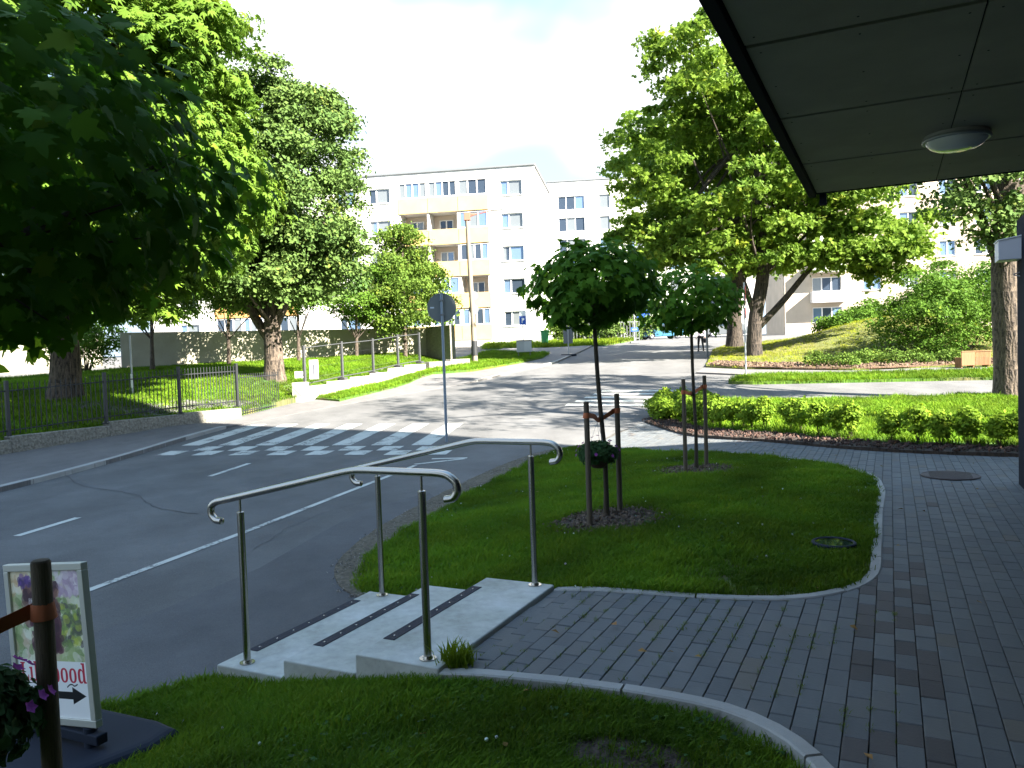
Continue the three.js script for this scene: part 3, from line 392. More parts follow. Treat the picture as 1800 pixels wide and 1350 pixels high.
{ // litter and clover on the lawns: white clover heads, a few fallen leaves
  const place = (name, label, geo, material, n, seed, polys, size, up, tilt) => { const R = rng(seed), list = []; while (list.length < n) { const [poly, hf] = polys[Math.floor(R() * polys.length)], u = lerp(-6, 1.2, R()), v = lerp(0.8, 14, R()); if (inPoly(poly, u, v)) list.push([u, v, hf(u, v)]); } const m = new THREE.InstancedMesh(geo, material, n); m.name = numbered(name); list.forEach(([u, v, y], i) => { dm.position.set(u, y + up, -v); dm.rotation.set(-Math.PI / 2 * (tilt ? 1 : 0) + (R() - 0.5) * 0.7, (R() - 0.5) * 0.7, R() * 6.28); const s = size * (0.6 + 0.8 * R()); dm.scale.set(s, s, s); dm.updateMatrix(); m.setMatrixAt(i, dm.matrix); const c = 0.6 + 0.8 * R(); m.setColorAt(i, new THREE.Color(c, c * (0.8 + 0.4 * R()), c)); }); scene.add(m); tag(m, label, name === 'clover_flowers' ? 'flowers' : 'leaves', null, 'stuff'); };
  const both = [[centralLawn, hLawn], [centralLawn, hLawn], [nearLawn, hNear]];
  place('clover_flowers', 'tiny white clover heads dotted over the shaded lawns', new THREE.IcosahedronGeometry(0.5, 1), mat(lin(0.6, 0.6, 0.55), 0.9), 150, 61, both, 0.014, 0.035, false);
  const lf = tri3([[0, 0, 0], [0.32, 0.4, 0.1], [0, 1, -0.1], [-0.32, 0.4, 0.12], [0, 0.45, 0]], [0, 1, 4, 1, 2, 4, 2, 3, 4, 3, 0, 4]);
  place('fallen_leaves', 'dry leaves fallen on the shaded lawns and the terrace', lf, L.dry, 90, 62, both.concat([[terrace, H0]]), 0.045, 0.03, true);
  const cl = mergeGeometries([0, 1, 2].map(k => new THREE.CircleGeometry(0.5, 7).translate(0, 0.5, 0).rotateZ(k * 2.094)));
  place('clover_leaves', 'dark clover leaves in patches of the shaded lawns', cl, L.basket, 5200, 63, both.map(([p, h]) => [p, (u, v) => h(u, v) + (fbm3(u * 1.1 + 30, v * 1.1, 3, 3) > 0.53 ? 0 : -0.2)]), 0.016, 0.03, true);
}
function tri3(P, idx) { const g = new THREE.BufferGeometry(); g.setAttribute('position', new THREE.Float32BufferAttribute(P.flat(), 3)); g.setIndex(idx); const q = g.toNonIndexed(); q.computeVertexNormals(); return q; }

// ---------------------------------------------------------------- the building with the canopy (its tall wing stands outside the frame and shades the terrace)
{
  const b = thing('shop_building', 'dark building with a panelled entrance canopy overhead at right', 'building');
  part('wall', box(1.46, 14.6, -0.3, 17.8, -10.03, 24), M.facade, b);
  part('rear_wing', box(-3.2, 1.45, -0.3, 6, 6.2, 14), M.facade, b);
  part('porch_wall', box(1.25, 1.455, -0.3, 2.85, -10.035, -1.0), M.darkPanel, b);
  part('roof', box(-0.6, 1.45, 3.03, 3.28, -7.9, 3.2), M.darkPanel, b);
  part('fascia', merge([box(-0.665, -0.602, 2.975, 3.33, -7.955, 3.2, 0.004), box(-0.6, 1.45, 3.0, 3.33, -7.955, -7.903, 0.004)]), M.darkPanel, b);
  const us = [-0.595, 0.39, 1.45], vs = [-2.85, -1.5, -0.15, 1.18, 2.52, 3.86, 5.18, 6.56, 7.895];
  for (let i = 0; i < 2; i++) for (let k = 0; k < 8; k++) {
    const g = 0.0035, h = 0.019, p = part('soffit_panel', box(us[i] + g, us[i + 1] - g, 3.0, 3.018, -vs[k + 1] + h, -vs[k] - h, 0.003), M.soffit, b), sc = [];
    for (const a of [0.06, 0.5, 0.94]) for (const c of [0.08, 0.5, 0.92]) { const q = new THREE.SphereGeometry(0.006, 8, 4); q.scale(1, 0.35, 1); q.translate(lerp(us[i], us[i + 1], a), 3.0, -lerp(vs[k], vs[k + 1], c)); sc.push(q); }
    part('screw_heads', merge(sc), M.darkPanel, p).userData.kind = 'stuff';
  }
  part('drain_spout', merge([box(-0.575, -0.515, 2.9, 3.1, -8.02, -7.96, 0.004), box(-0.57, -0.52, 2.97, 3.1, -7.98, -7.94)]), M.darkPanel, b);
}
{
  const l = thing('ceiling_light', 'round white glass ceiling light under the canopy', 'light', [0.43, 3.0, -6.22]);
  part('base', new THREE.CylinderGeometry(0.195, 0.205, 0.03, 40).translate(0, -0.015, 0), mat(lin(0.5, 0.5, 0.5), 0.5), l);
  part('rim', new THREE.TorusGeometry(0.2, 0.013, 10, 48).rotateX(Math.PI / 2).translate(0, -0.035, 0), M.galv, l);
  const d = new THREE.LatheGeometry([[0.001, -0.115], [0.06, -0.113], [0.115, -0.104], [0.157, -0.085], [0.184, -0.058], [0.192, -0.036]].map(p => new THREE.Vector2(...p)), 40);
  part('diffuser', d, new THREE.MeshPhysicalMaterial({ color: lin(0.85, 0.85, 0.82), roughness: 0.18, clearcoat: 0.6, side: THREE.DoubleSide }), l);
}
{
  const l = thing('alarm_box', 'small white box with a sloping lid fixed to the dark porch wall', 'alarm box', [1.17, 2.42, -9.86]);
  const g = new THREE.ExtrudeGeometry(new THREE.Shape([[-0.12, 0], [0.13, 0], [0.13, 0.23], [-0.12, 0.19]].map(p => new THREE.Vector2(...p))), { depth: 0.3, bevelEnabled: true, bevelSize: 0.006, bevelThickness: 0.006, bevelSegments: 2 }); g.translate(0, 0, -0.15);
  part('case', g, mat(lin(0.62, 0.62, 0.66), 0.45), l); part('lid', box(-0.135, 0.13, 0, 0.012, -0.165, 0.165, 0.003).rotateZ(0.158).translate(0, 0.215, 0), M.white, l);
  part('cable', tube([V(0.13, -0.02, 0), V(0.11, -0.12, 0.02), V(0.02, -0.16, 0.04), V(0.13, -0.19, 0.05)], 0.006, 24, 8), M.galv, l);
}

// ---------------------------------------------------------------- steps and handrails
{
  const s = thing('concrete_steps', 'three pale concrete steps from the terrace down to the road', 'steps');
  const st = [[-2.63, -2.1, 0.005], [-3.14, -2.632, -0.1], [-3.66, -3.142, -0.2]];
  st.forEach(([a, b, y], i) => { part('step', box(a, b, -0.55, y, -4.91, -3.37, 0.012), M.concrete, s); });
  st.forEach(([a, b, y], i) => {
    const p = part('anti_slip_strip', box(a + 0.012, a + 0.085, y - 0.004, y + 0.004, -4.68, -3.62, 0.001), M.rubber, s);
    for (let k = 0; k < 7; k++) part('screw_head', new THREE.SphereGeometry(0.007, 8, 5).scale(1, 0.4, 1).translate(a + 0.048, y + 0.0045, -lerp(3.68, 4.62, k / 6)), M.steel, p);
  });
}
function handrail(label, v) {
  const h = thing('handrail', label, 'handrail', [0, 0, -v], 0, 'handrails of the steps');
  const P = [[-3.655, 0.648], [-3.705, 0.652], [-3.738, 0.686], [-3.735, 0.732], [-3.695, 0.762], [-3.63, 0.777], [-3.5, 0.806], [-3.2, 0.873], [-2.9, 0.94], [-2.72, 0.98], [-2.63, 0.993], [-2.5, 0.995], [-2.3, 0.995], [-2.13, 0.995], [-2.06, 0.985], [-2.012, 0.95], [-2.005, 0.905], [-2.03, 0.87], [-2.075, 0.86]];
  part('rail', merge([tube(P.map(p => V(p[0], p[1], 0)), 0.0212, 150, 18), ...[P[0], P[P.length - 1]].map(p => new THREE.SphereGeometry(0.021, 16, 8).scale(0.35, 1, 1).translate(p[0], p[1], 0))]), M.steel, h);
  for (const [u, y0, y1] of [[-2.22, 0.005, 0.97], [-3.5, -0.2, 0.785]]) {
    const p = part('post', merge([cyl(0.0212, 0.0212, y0, y1 - 0.075, u, 0, 24), new THREE.SphereGeometry(0.0212, 20, 8).scale(1, 0.35, 1).translate(u, y1 - 0.075, 0)]), M.steel, h);
    part('pin', cyl(0.007, 0.007, y1 - 0.075, y1 + 0.012, u, 0, 12), M.steel, p);
    part('flange', merge([cyl(0.045, 0.045, y0, y0 + 0.006, u, 0, 28), cyl(0.028, 0.024, y0 + 0.006, y0 + 0.018, u, 0, 24)]), M.steel, p);
  }
}
handrail('stainless steel handrail on the near side of the steps', 3.46);
handrail('stainless steel handrail on the far side of the steps', 4.85);

// ---------------------------------------------------------------- foliage
const tri2 = (P, idx) => { const g = new THREE.BufferGeometry(); g.setAttribute('position', new THREE.Float32BufferAttribute(P.flat(), 3)); g.setIndex(idx); const q = g.toNonIndexed(); q.computeVertexNormals(); return q; };
// a lobed leaf of unit length: stalk at the origin, tip at +y, slightly cupped
const mapleLeaf = (() => {
  const half = [[0.02, 0], [0.16, -0.06], [0.3, -0.02], [0.22, 0.1], [0.42, 0.2], [0.56, 0.36], [0.42, 0.38], [0.3, 0.4], [0.36, 0.6], [0.24, 0.6], [0.15, 0.62], [0.12, 0.82], [0, 1.02]];
  const out = half.concat(half.slice(0, -1).reverse().map(p => [-p[0], p[1]])), s = new THREE.ShapeGeometry(new THREE.Shape(out.map(p => new THREE.Vector2(...p)))), a = s.attributes.position;
  for (let i = 0; i < a.count; i++) { const x = a.getX(i), y = a.getY(i); a.setZ(i, -0.28 * x * x - 0.22 * y * y + 0.14 * Math.abs(x)); } s.deleteAttribute('uv'); s.computeVertexNormals(); return s;
})();
function kite(l, w, bend) { return [[0, 0, 0], [w, l * 0.45, -bend * 0.3 * l + 0.1 * w], [0, l, -bend * l], [-w, l * 0.45, -bend * 0.3 * l + 0.1 * w], [0, l * 0.5, -bend * 0.35 * l - 0.12 * w]]; }
function spray(n, spread, l, w, seed, droop = 0.25) { // n small leaves around a twig end
  const R = rng(seed), gs = [], m = new THREE.Matrix4();
  for (let i = 0; i < n; i++) { const s = 0.7 + 0.6 * R(), g = tri2(kite(l * s, w * s, 0.25), [0, 1, 4, 1, 2, 4, 2, 3, 4, 3, 0, 4]); g.applyMatrix4(new THREE.Matrix4().makeRotationFromEuler(new THREE.Euler((R() - 0.5) * 1.3 - droop, (R() - 0.5) * 1.4, R() * 6.28))); const a = R() * 6.28, r = spread * Math.sqrt(R()); g.translate(r * Math.cos(a), r * Math.sin(a), (R() - 0.5) * spread * 0.9); gs.push(g); }
  return mergeGeometries(gs);
}
const palm = (() => { const gs = []; for (let i = 0; i < 7; i++) { const a = (i - 3) * 0.66, s = 1 - 0.07 * Math.abs(i - 3); const g = tri2(kite(0.24 * s, 0.045 * s, 0.45), [0, 1, 4, 1, 2, 4, 2, 3, 4, 3, 0, 4]); g.rotateZ(a); gs.push(g); } return mergeGeometries(gs); })();
const palmSpray = (() => { const R = rng(8), gs = []; for (let i = 0; i < 4; i++) { const g = palm.clone(), s = 0.75 + 0.5 * R(); g.scale(s, s, s); g.rotateX(-0.5 * R()); g.rotateZ(R() * 6.28); g.translate((R() - 0.5) * 0.5, (R() - 0.5) * 0.5, (R() - 0.5) * 0.3); gs.push(g); } return mergeGeometries(gs); })();
const lobeSpray = (() => { const R = rng(18), gs = []; for (let i = 0; i < 7; i++) { const g = mapleLeaf.clone().toNonIndexed(), s = 0.13 + 0.07 * R(); g.scale(s, s, s); g.rotateX(-0.3 - 0.6 * R()); g.rotateZ(R() * 6.28); g.translate((R() - 0.5) * 0.42, (R() - 0.5) * 0.42, (R() - 0.5) * 0.26); gs.push(g); } return mergeGeometries(gs); })();
const limeSpray = spray(10, 0.26, 0.11, 0.042, 3), birchSpray = spray(10, 0.3, 0.1, 0.04, 4, 0.6), shrubSpray = spray(9, 0.2, 0.1, 0.036, 5), hedgeSpray = spray(8, 0.055, 0.05, 0.017, 6, 0.1), basketSpray = spray(7, 0.03, 0.04, 0.015, 7, 0.1);
function crown(name, parent, geo, material, spots, seed, o = {}) {
  const R = rng(seed), m = new THREE.InstancedMesh(geo, material, spots.length), c = new THREE.Color(), q = new THREE.Quaternion(), zq = new THREE.Quaternion(), Z = V(0, 0, 1), n = V(0, 0, 0); m.name = name; m.userData.kind = 'stuff';
  spots.forEach((s, i) => {
    n.set(s[3] + (R() - 0.5) * (o.jit ?? 0.9), s[4] + (R() - 0.5) * (o.jit ?? 0.9), s[5] + (R() - 0.5) * (o.jit ?? 0.9)).normalize(); q.setFromUnitVectors(Z, n);
    if (o.hang) { // leaf tip turned to hang down along the surface
      const down = V(0, -1, 0).addScaledVector(n, n.y); if (down.lengthSq() < 1e-4) down.set(1, 0, 0); down.normalize(); const y = down.applyAxisAngle(n, (R() - 0.5) * 2.4), x = y.clone().cross(n); q.setFromRotationMatrix(new THREE.Matrix4().makeBasis(x, y, n));
    } else { zq.setFromAxisAngle(Z, R() * 6.28); q.multiply(zq); }
    const k = (o.size || 1) * (0.7 + 0.6 * R()); dm.position.set(s[0], s[1], s[2]); dm.quaternion.copy(q); dm.scale.set(k, k, k); dm.updateMatrix(); m.setMatrixAt(i, dm.matrix);
    const w = 0.3 * (R() - 0.5) + 0.5 * (fbm3(s[0] * (o.cs || 0.6), s[1] * (o.cs || 0.6), s[2] * (o.cs || 0.6), 2) - 0.5), y = R() < (o.yellow || 0.03) ? 0.5 : 0; c.setRGB(1 + w * 1.2 + y, 1 + w * 0.8 + y * 0.3, 1 + w * 0.5); m.setColorAt(i, c);
  });
  parent.add(m); return m;
}
// leaf positions: clumps spread through ellipsoids [cx, cy, cz, rx, ry, rz, clumps], uneven outline
function clumps(blobs, cr, per, seed, o = {}) {
  const R = rng(seed), out = [], centres = [];
  for (const [cx, cy, cz, rx, ry, rz, n] of blobs) for (let i = 0; i < n; i++) {
    const a = R() * 6.28, h = 2 * R() - 1, q = Math.sqrt(1 - h * h), dx = q * Math.cos(a), dz = q * Math.sin(a), t = (o.inner ?? 0.35) + (1 - (o.inner ?? 0.35)) * Math.pow(R(), 0.45), k = t * (0.78 + 0.44 * noise3(dx * 2.2 + 5, h * 2.2 + seed, dz * 2.2));
    const taper = o.cone ? 1 - o.cone * clamp((h * t + 0.2), 0, 1) : 1;
    const px = cx + dx * rx * k * taper, py = cy + h * ry * k, pz = cz + dz * rz * k * taper; centres.push([px, py, pz]);
    const rr = cr * (0.6 + 0.8 * R());
    for (let j = 0; j < per; j++) { const b = R() * 6.28, g = 1 - 1.5 * R() * R(), e = Math.sqrt(Math.max(0, 1 - g * g)), s = rr * (0.55 + 0.45 * R()), ox = e * Math.cos(b) * s * 1.15, oy = g * s * 0.7, oz = e * Math.sin(b) * s * 1.15; out.push([px + ox, py + oy, pz + oz, ox / s * 0.7 + dx * 0.35, Math.max(0.15, g) * 0.8 + 0.45, oz / s * 0.7 + dz * 0.35]); }
  }
  return { spots: out, centres };
}
function tree(name, label, o) { // o: x, d, base, trunk [[x,y,d]...], r0, r1, limbs, blobs in local metres (x right, y up, z = -d)
  const [u, v] = uvOf(o.x, o.d), t = thing(name, label, 'tree', [u, o.base, -v], YAW, o.group);
  const tr = part('trunk', limb(o.trunk.map(p => V(...p)), o.r0, o.r1, { flare: o.flare ?? 0.5, flareLen: 0.4, k: 14, rough: 0.09, seed: o.seed }), o.bark || M.bark, t);
  for (const l of o.limbs || []) part('limb', limb(l.p.map(p => V(...p)), l.r, l.r * 0.25, { k: 9, rough: 0.1 }), o.bark || M.bark, t);
  const c = clumps(o.blobs, o.cr, o.per, o.seed, o.copt || {});
  const R = rng(o.seed + 1), top = o.trunk[o.trunk.length - 1], gs = [];
  for (let i = 0; i < (o.twigs || 0); i++) { const e = c.centres[Math.floor(R() * c.centres.length)], f = o.trunk[o.trunk.length - 1 - Math.floor(R() * Math.min(3, o.trunk.length - 1))]; const mid = [lerp(f[0], e[0], 0.5) + (R() - 0.5) * 0.6, lerp(f[1], e[1], 0.45) + 0.3, lerp(f[2], e[2], 0.5) + (R() - 0.5) * 0.6]; gs.push(limb([V(...f), V(...mid), V(...e)], o.r1 * 0.55, 0.015, { k: 6, n: 7 })); }
  if (gs.length) part('twigs', merge(gs), o.bark || M.bark, t).userData.kind = 'stuff';
  crown('crown', t, o.leaf, o.mat, c.spots, o.seed + 2, o.lopt || {});
  return t;
}
// big horse chestnut behind the railings
tree('chestnut_tree', 'tall bright chestnut with a flared trunk behind the black railings', { x: -12.73, d: 22.25, base: 0.42, r0: 0.44, r1: 0.24, flare: 1.1, seed: 101, trunk: [[0, -0.2, 0], [0.05, 1, 0], [0.1, 2.4, 0], [0, 4, 0.1], [0.2, 6.5, 0]], limbs: [{ p: [[0.08, 2.6, 0], [1.6, 4.6, 0.6], [4, 7.4, 1]], r: 0.2 }, { p: [[0.05, 3, 0], [-1.8, 5, 0], [-4, 7, 0.4]], r: 0.2 }, { p: [[0.1, 4, 0.1], [1.2, 7, -1], [1.6, 10.5, -1.6]], r: 0.17 }, { p: [[0.1, 3.6, 0], [0.8, 5.6, 2], [1.6, 7.4, 4]], r: 0.15 }],
  blobs: [[0.6, 7.4, 0, 5.6, 5.2, 5.2, 190], [1.2, 11.2, 0, 4.6, 3.4, 4.4, 70], [3.4, 5.2, 1.5, 2.3, 2.4, 2.6, 34], [2.6, 3.2, 0.6, 1.3, 1.0, 1.6, 8], [-4, 5, 1, 3, 2.6, 3, 24]], cr: 1.05, per: 38, twigs: 26, leaf: palmSpray, mat: L.chestnut, copt: { inner: 0.45 }, lopt: { size: 0.84 } });
tree('lime_tree', 'dense olive green tree with a forked trunk on the lawn', { x: -8.63, d: 28.49, base: 0.86, r0: 0.36, r1: 0.2, flare: 0.5, seed: 201, trunk: [[0, -0.2, 0], [0.02, 1.1, 0], [0, 2.1, 0], [0.25, 3.6, 0.1], [0.3, 6.4, 0]], limbs: [{ p: [[-0.1, 1.5, 0], [-0.7, 2.6, 0.1], [-1.1, 4.2, 0.3], [-1.5, 6.2, 0.4]], r: 0.2 }, { p: [[0.1, 2, 0], [0.7, 3, 0.2], [1.5, 4.2, 0.6], [2.4, 6, 0.8]], r: 0.15 }, { p: [[0, 2.2, 0], [-0.1, 4, -0.5], [-0.3, 7.4, -1]], r: 0.15 }],
  blobs: [[0.3, 6.9, 0, 3.3, 4.2, 3.2, 260], [0.6, 4.0, 0.3, 3.1, 1.7, 2.8, 90], [-2.2, 5.4, 0, 2.2, 2.8, 2.2, 60]], cr: 0.7, per: 34, twigs: 22, leaf: limeSpray, mat: L.lime, copt: { inner: 0.4 }, lopt: { size: 1.15 } });
tree('birch_tree', 'loose yellowish young tree before the end of the rendered wall', { x: -5.6, d: 41.4, base: 1.15, r0: 0.12, r1: 0.05, seed: 301, trunk: [[0, -0.2, 0], [0.05, 2, 0], [0, 4.4, 0], [0.1, 6.4, 0]], limbs: [], blobs: [[0, 3.4, 0, 2.7, 2.0, 2.4, 100], [0.0, 5.5, 0, 1.4, 1.9, 1.4, 46]], cr: 0.55, per: 26, twigs: 16, leaf: birchSpray, mat: L.birch, copt: { inner: 0.3 }, lopt: { size: 1.2 } });
tree('wall_tree', 'low bright tree before the rendered wall, leftmost of the row', { x: -16.0, d: 34.9, base: 1.35, r0: 0.1, r1: 0.05, seed: 311, trunk: [[0, -0.2, 0], [0.05, 1.4, 0], [0.1, 3.4, 0]], limbs: [], blobs: [[0, 3.7, 0, 2.3, 1.45, 1.9, 56]], cr: 0.55, per: 22, twigs: 12, leaf: shrubSpray, mat: L.birch, lopt: { size: 1.25 } });
tree('wall_tree', 'leafy low tree before the rendered wall, second from the left', { x: -13.2, d: 36.6, base: 1.3, r0: 0.1, r1: 0.05, seed: 314, trunk: [[0, -0.2, 0], [0.05, 1.4, 0], [0.1, 3.4, 0]], limbs: [], blobs: [[0, 3.7, 0, 2.3, 1.45, 1.9, 56]], cr: 0.55, per: 22, twigs: 12, leaf: shrubSpray, mat: L.shrub, lopt: { size: 1.25 } });
tree('wall_tree', 'leafy low tree before the rendered wall, third from the left', { x: -10.4, d: 38.3, base: 1.25, r0: 0.1, r1: 0.05, seed: 312, trunk: [[0, -0.2, 0], [0.05, 1.4, 0], [0.1, 3.4, 0]], limbs: [], blobs: [[0, 3.7, 0, 2.3, 1.45, 1.9, 56]], cr: 0.55, per: 22, twigs: 12, leaf: shrubSpray, mat: L.shrub, lopt: { size: 1.25 } });
tree('wall_tree', 'leafy low tree before the rendered wall, next to the yellowish tree', { x: -7.9, d: 40.0, base: 1.2, r0: 0.1, r1: 0.05, seed: 313, trunk: [[0, -0.2, 0], [0.05, 1.4, 0], [0.1, 3.4, 0]], limbs: [], blobs: [[0, 3.7, 0, 2.3, 1.45, 1.9, 56]], cr: 0.55, per: 22, twigs: 12, leaf: shrubSpray, mat: L.shrub, lopt: { size: 1.25 } });
// big maples across the junction
tree('maple_tree', 'big sunlit maple with a low forked trunk at the street corner', { bark: M.barkGrey, x: 11.95, d: 38.5, base: 0.98, r0: 0.38, r1: 0.2, flare: 0.5, seed: 401, trunk: [[0, -0.3, 0], [0, 1, 0], [0.1, 2, 0], [0.5, 4, 0], [0.6, 7, 0], [0.2, 11, 0]], limbs: [{ p: [[0.2, 1.5, 0], [1.6, 2.9, 0], [2.7, 4.2, 0.1], [4.0, 5.4, 0], [6.6, 6.9, 0.2]], r: 0.19 }, { p: [[0.1, 2.0, 0], [-0.6, 4, 0.2], [-1.8, 7, 0.4], [-3, 10, 0.4]], r: 0.17 }, { p: [[0.5, 5, 0], [2, 7.5, 0], [3, 10, 0]], r: 0.14 }, { p: [[3.2, 4.7, 0], [4.6, 5.0, 0.4], [6.2, 4.6, 0.6]], r: 0.08 }],
  blobs: [[-0.6, 9.6, 0, 5.8, 5.0, 5.2, 165], [-1.4, 13.6, 0, 3.4, 3.6, 3.4, 66], [5.6, 6.0, 0.2, 3.0, 2.4, 2.6, 44], [2.6, 10.5, 0, 4.0, 4.4, 4, 60], [-4.2, 6.2, 0.4, 2.8, 2.0, 2.4, 40], [3.4, 5.4, 0.6, 3.2, 1.2, 2.4, 26], [-1.6, 5.0, 0.8, 3.0, 1.2, 2.4, 24], [6.4, 4.4, 0.6, 1.8, 1.0, 1.6, 14]], cr: 0.85, per: 40, twigs: 34, leaf: lobeSpray, mat: L.bigMaple, copt: { inner: 0.4 }, lopt: { size: 1.08 } });
tree('maple_tree', 'second tall maple just uphill of the forked maple', { bark: M.barkGrey, x: 13.44, d: 46.98, base: 1.42, r0: 0.5, r1: 0.25, flare: 0.5, seed: 411, trunk: [[0, -0.3, 0], [0, 2, 0], [0.1, 5, 0], [0, 10, 0]], limbs: [{ p: [[0, 4, 0], [2, 7, 0], [4, 10, 0]], r: 0.18 }, { p: [[0, 4, 0], [-2, 7, 0], [-4, 10, 0]], r: 0.18 }], blobs: [[0, 10, 0, 6.2, 6, 5, 150], [3, 6.6, 0, 4, 2.4, 3.4, 40]], cr: 1.0, per: 22, twigs: 20, leaf: lobeSpray, mat: L.bigMaple, lopt: { size: 1.55 } });
tree('trunk_tree', 'tree with a thick straight trunk beside the dark porch wall', { x: 12.95, d: 20.4, base: 0.08, r0: 0.33, r1: 0.25, flare: 0.35, seed: 501, trunk: [[0, -0.3, 0], [-0.02, 1.2, 0], [-0.08, 3, 0], [-0.02, 5.4, 0], [0.05, 9.5, 0]], limbs: [{ p: [[0, 4.6, 0], [-0.9, 5.8, 0.5], [-2.2, 6.6, 1]], r: 0.1 }, { p: [[0, 5, 0], [1.4, 6.6, 0], [3, 7.6, 0]], r: 0.13 }], blobs: [[0.2, 9.6, 0, 4.4, 3.4, 4.4, 110], [-1.2, 5.3, 0.6, 1.2, 0.9, 1.0, 14], [-0.6, 4.6, 0.5, 0.8, 0.8, 0.7, 9]], cr: 0.55, per: 20, twigs: 14, leaf: limeSpray, mat: L.lime, lopt: { size: 1.15 } });
tree('street_tree', 'tall leafy tree just right of the picture whose shadow dapples the crossing', { x: 10.9, d: 13.3, base: 0.02, r0: 0.3, r1: 0.2, flare: 0.35, seed: 521, trunk: [[0, -0.3, 0], [0, 2, 0], [0, 5, 0], [0.1, 9, 0]], limbs: [{ p: [[0, 4.6, 0], [1.4, 6.4, 0.4], [2.4, 8, 0.6]], r: 0.1 }], blobs: [[0.6, 9.2, 0, 3.4, 4.0, 3.2, 90]], cr: 0.75, per: 8, twigs: 14, leaf: limeSpray, mat: L.lime, lopt: { size: 1.3 } });
// staked globe trees
function globe(label, x, d, base, rx, ry, cy, n, seed, top, size, yellow = 0.06) {
  const [u, v] = uvOf(x, d), t = thing('globe_maple', label, 'tree', [u, base, -v], 0, 'globe maples tied to stakes');
  part('trunk', limb([V(0, -0.1, 0), V(0.01, 0.6, 0), V(top[0] * 0.5, 1.2, top[1] * 0.5), V(top[0], cy - base - ry * 0.3, top[1])], 0.026, 0.02, { k: 12, rough: 0.06, flare: 0.3, flareLen: 0.1 }), M.barkDark, t);
  const R = rng(seed), spots = [], gs = [];
  for (let i = 0; i < n; i++) {
    const a = R() * 6.28, h = 2 * R() - 1, q = Math.sqrt(1 - h * h), dx = q * Math.cos(a), dz = q * Math.sin(a), lump = 0.74 + 0.46 * noise3(dx * 3.1 + seed, h * 3.1, dz * 3.1) + (R() < 0.1 ? 0.05 + 0.17 * R() : 0), k = (0.5 + 0.5 * Math.pow(R(), 0.4)) * lump, y = h < 0 ? h * 0.95 : h;
    spots.push([top[0] + dx * rx * k, cy - base + y * ry * k, top[1] + dz * rx * k, dx * 0.75, 0.55 + 0.5 * h, dz * 0.75]);
  }
  for (let i = 0; i < 26; i++) { const s = spots[i * 7]; gs.push(limb([V(top[0], cy - base - ry * 0.45, top[1]), V(lerp(top[0], s[0], 0.5), lerp(cy - base - ry * 0.4, s[1], 0.4), lerp(top[1], s[2], 0.5)), V(s[0], s[1], s[2])], 0.009, 0.002, { k: 5, n: 6 })); }
  part('twigs', merge(gs), M.barkDark, t).userData.kind = 'stuff';
  crown('crown', t, mapleLeaf, L.maple, spots, seed + 1, { hang: true, size: size, jit: 1.0, cs: 2.5, yellow }); return t;
}
globe('nearer staked globe maple on the shaded lawn with a flower basket', 0.88, 7.64, -0.05, 0.63, 0.44, 2.25, 1650, 601, [-0.07, 0.0], 0.095);
globe('farther staked globe maple on the shaded lawn without a basket', 2.41, 10.36, -0.1, 0.66, 0.48, 2.21, 1500, 602, [-0.02, 0], 0.09, 0.14);
globe('dark globe maple filling the left edge of the picture', -1.66, 2.25, -0.1, 0.84, 0.56, 2.15, 4200, 603, [0, 0], 0.068);

function stakeAt(label, u, v, y0, y1) { const s = part('tree_stake', merge([limb([V(0, y0, 0), V(0.002, (y0 + y1) / 2, 0.002), V(0, y1 - 0.006, 0)], 0.0275, 0.026, { k: 18, n: 8, rough: 0.02 }), cyl(0.0262, 0.022, y1 - 0.008, y1, 0, 0, 18)]), M.stake, scene); s.position.set(u, 0, -v); return tag(s, label, 'stake', 'wooden stakes beside the globe maples'); }
stakeAt('left wooden stake of the nearer globe maple', -2.57, 6.9, -0.2, 1.13); stakeAt('right wooden stake of the nearer globe maple', -2.46, 7.48, -0.2, 1.17);
stakeAt('left wooden stake of the farther globe maple', -2.41, 10.08, -0.25, 1.2); stakeAt('right wooden stake of the farther globe maple', -2.27, 10.7, -0.25, 1.22);
stakeAt('foreground wooden stake with an orange strap in front of the poster', -2.18, 1.395, -0.2, 1.06);
function strap(label, pts, w = 0.05) { // a ribbon: plan points (u, y, v), w tall
  const c = new THREE.CatmullRomCurve3(pts.map(p => V(p[0], p[1], -p[2])), false, 'catmullrom', 0.2), n = 60, pos = [], idx = [], uv = [];
  for (let i = 0; i <= n; i++) { const p = c.getPointAt(i / n), q = c.getTangentAt(i / n), nx = -q.z, nz = q.x, l = Math.hypot(nx, nz) || 1, tw = 0.25 * Math.sin(i * 0.35); for (const [s, e] of [[-1, 0], [1, 0], [1, 1], [-1, 1]]) { pos.push(p.x + nx / l * (0.0012 * (e ? 1 : -1) + tw * 0.02 * s), p.y + s * w / 2, p.z + nz / l * (0.0012 * (e ? 1 : -1) + tw * 0.02 * s)); uv.push(i / n, s); } }
  for (let i = 0; i < n; i++) for (let j = 0; j < 4; j++) { const a = i * 4 + j, b = i * 4 + (j + 1) % 4; idx.push(a, a + 4, b, b, a + 4, b + 4); }
  const g = new THREE.BufferGeometry(); g.setAttribute('position', new THREE.Float32BufferAttribute(pos, 3)); g.setAttribute('uv', new THREE.Float32BufferAttribute(uv, 2)); g.setIndex(idx); g.computeVertexNormals();
  return tag(part('tie_strap', g, M.strap, scene), label, 'strap', 'orange straps tying trees to stakes');
}
const around = (u, v, y, r, a0, a1, n = 8) => Array.from({ length: n + 1 }, (_, i) => { const a = lerp(a0, a1, i / n); return [u + r * Math.cos(a), y, v + r * Math.sin(a)]; });
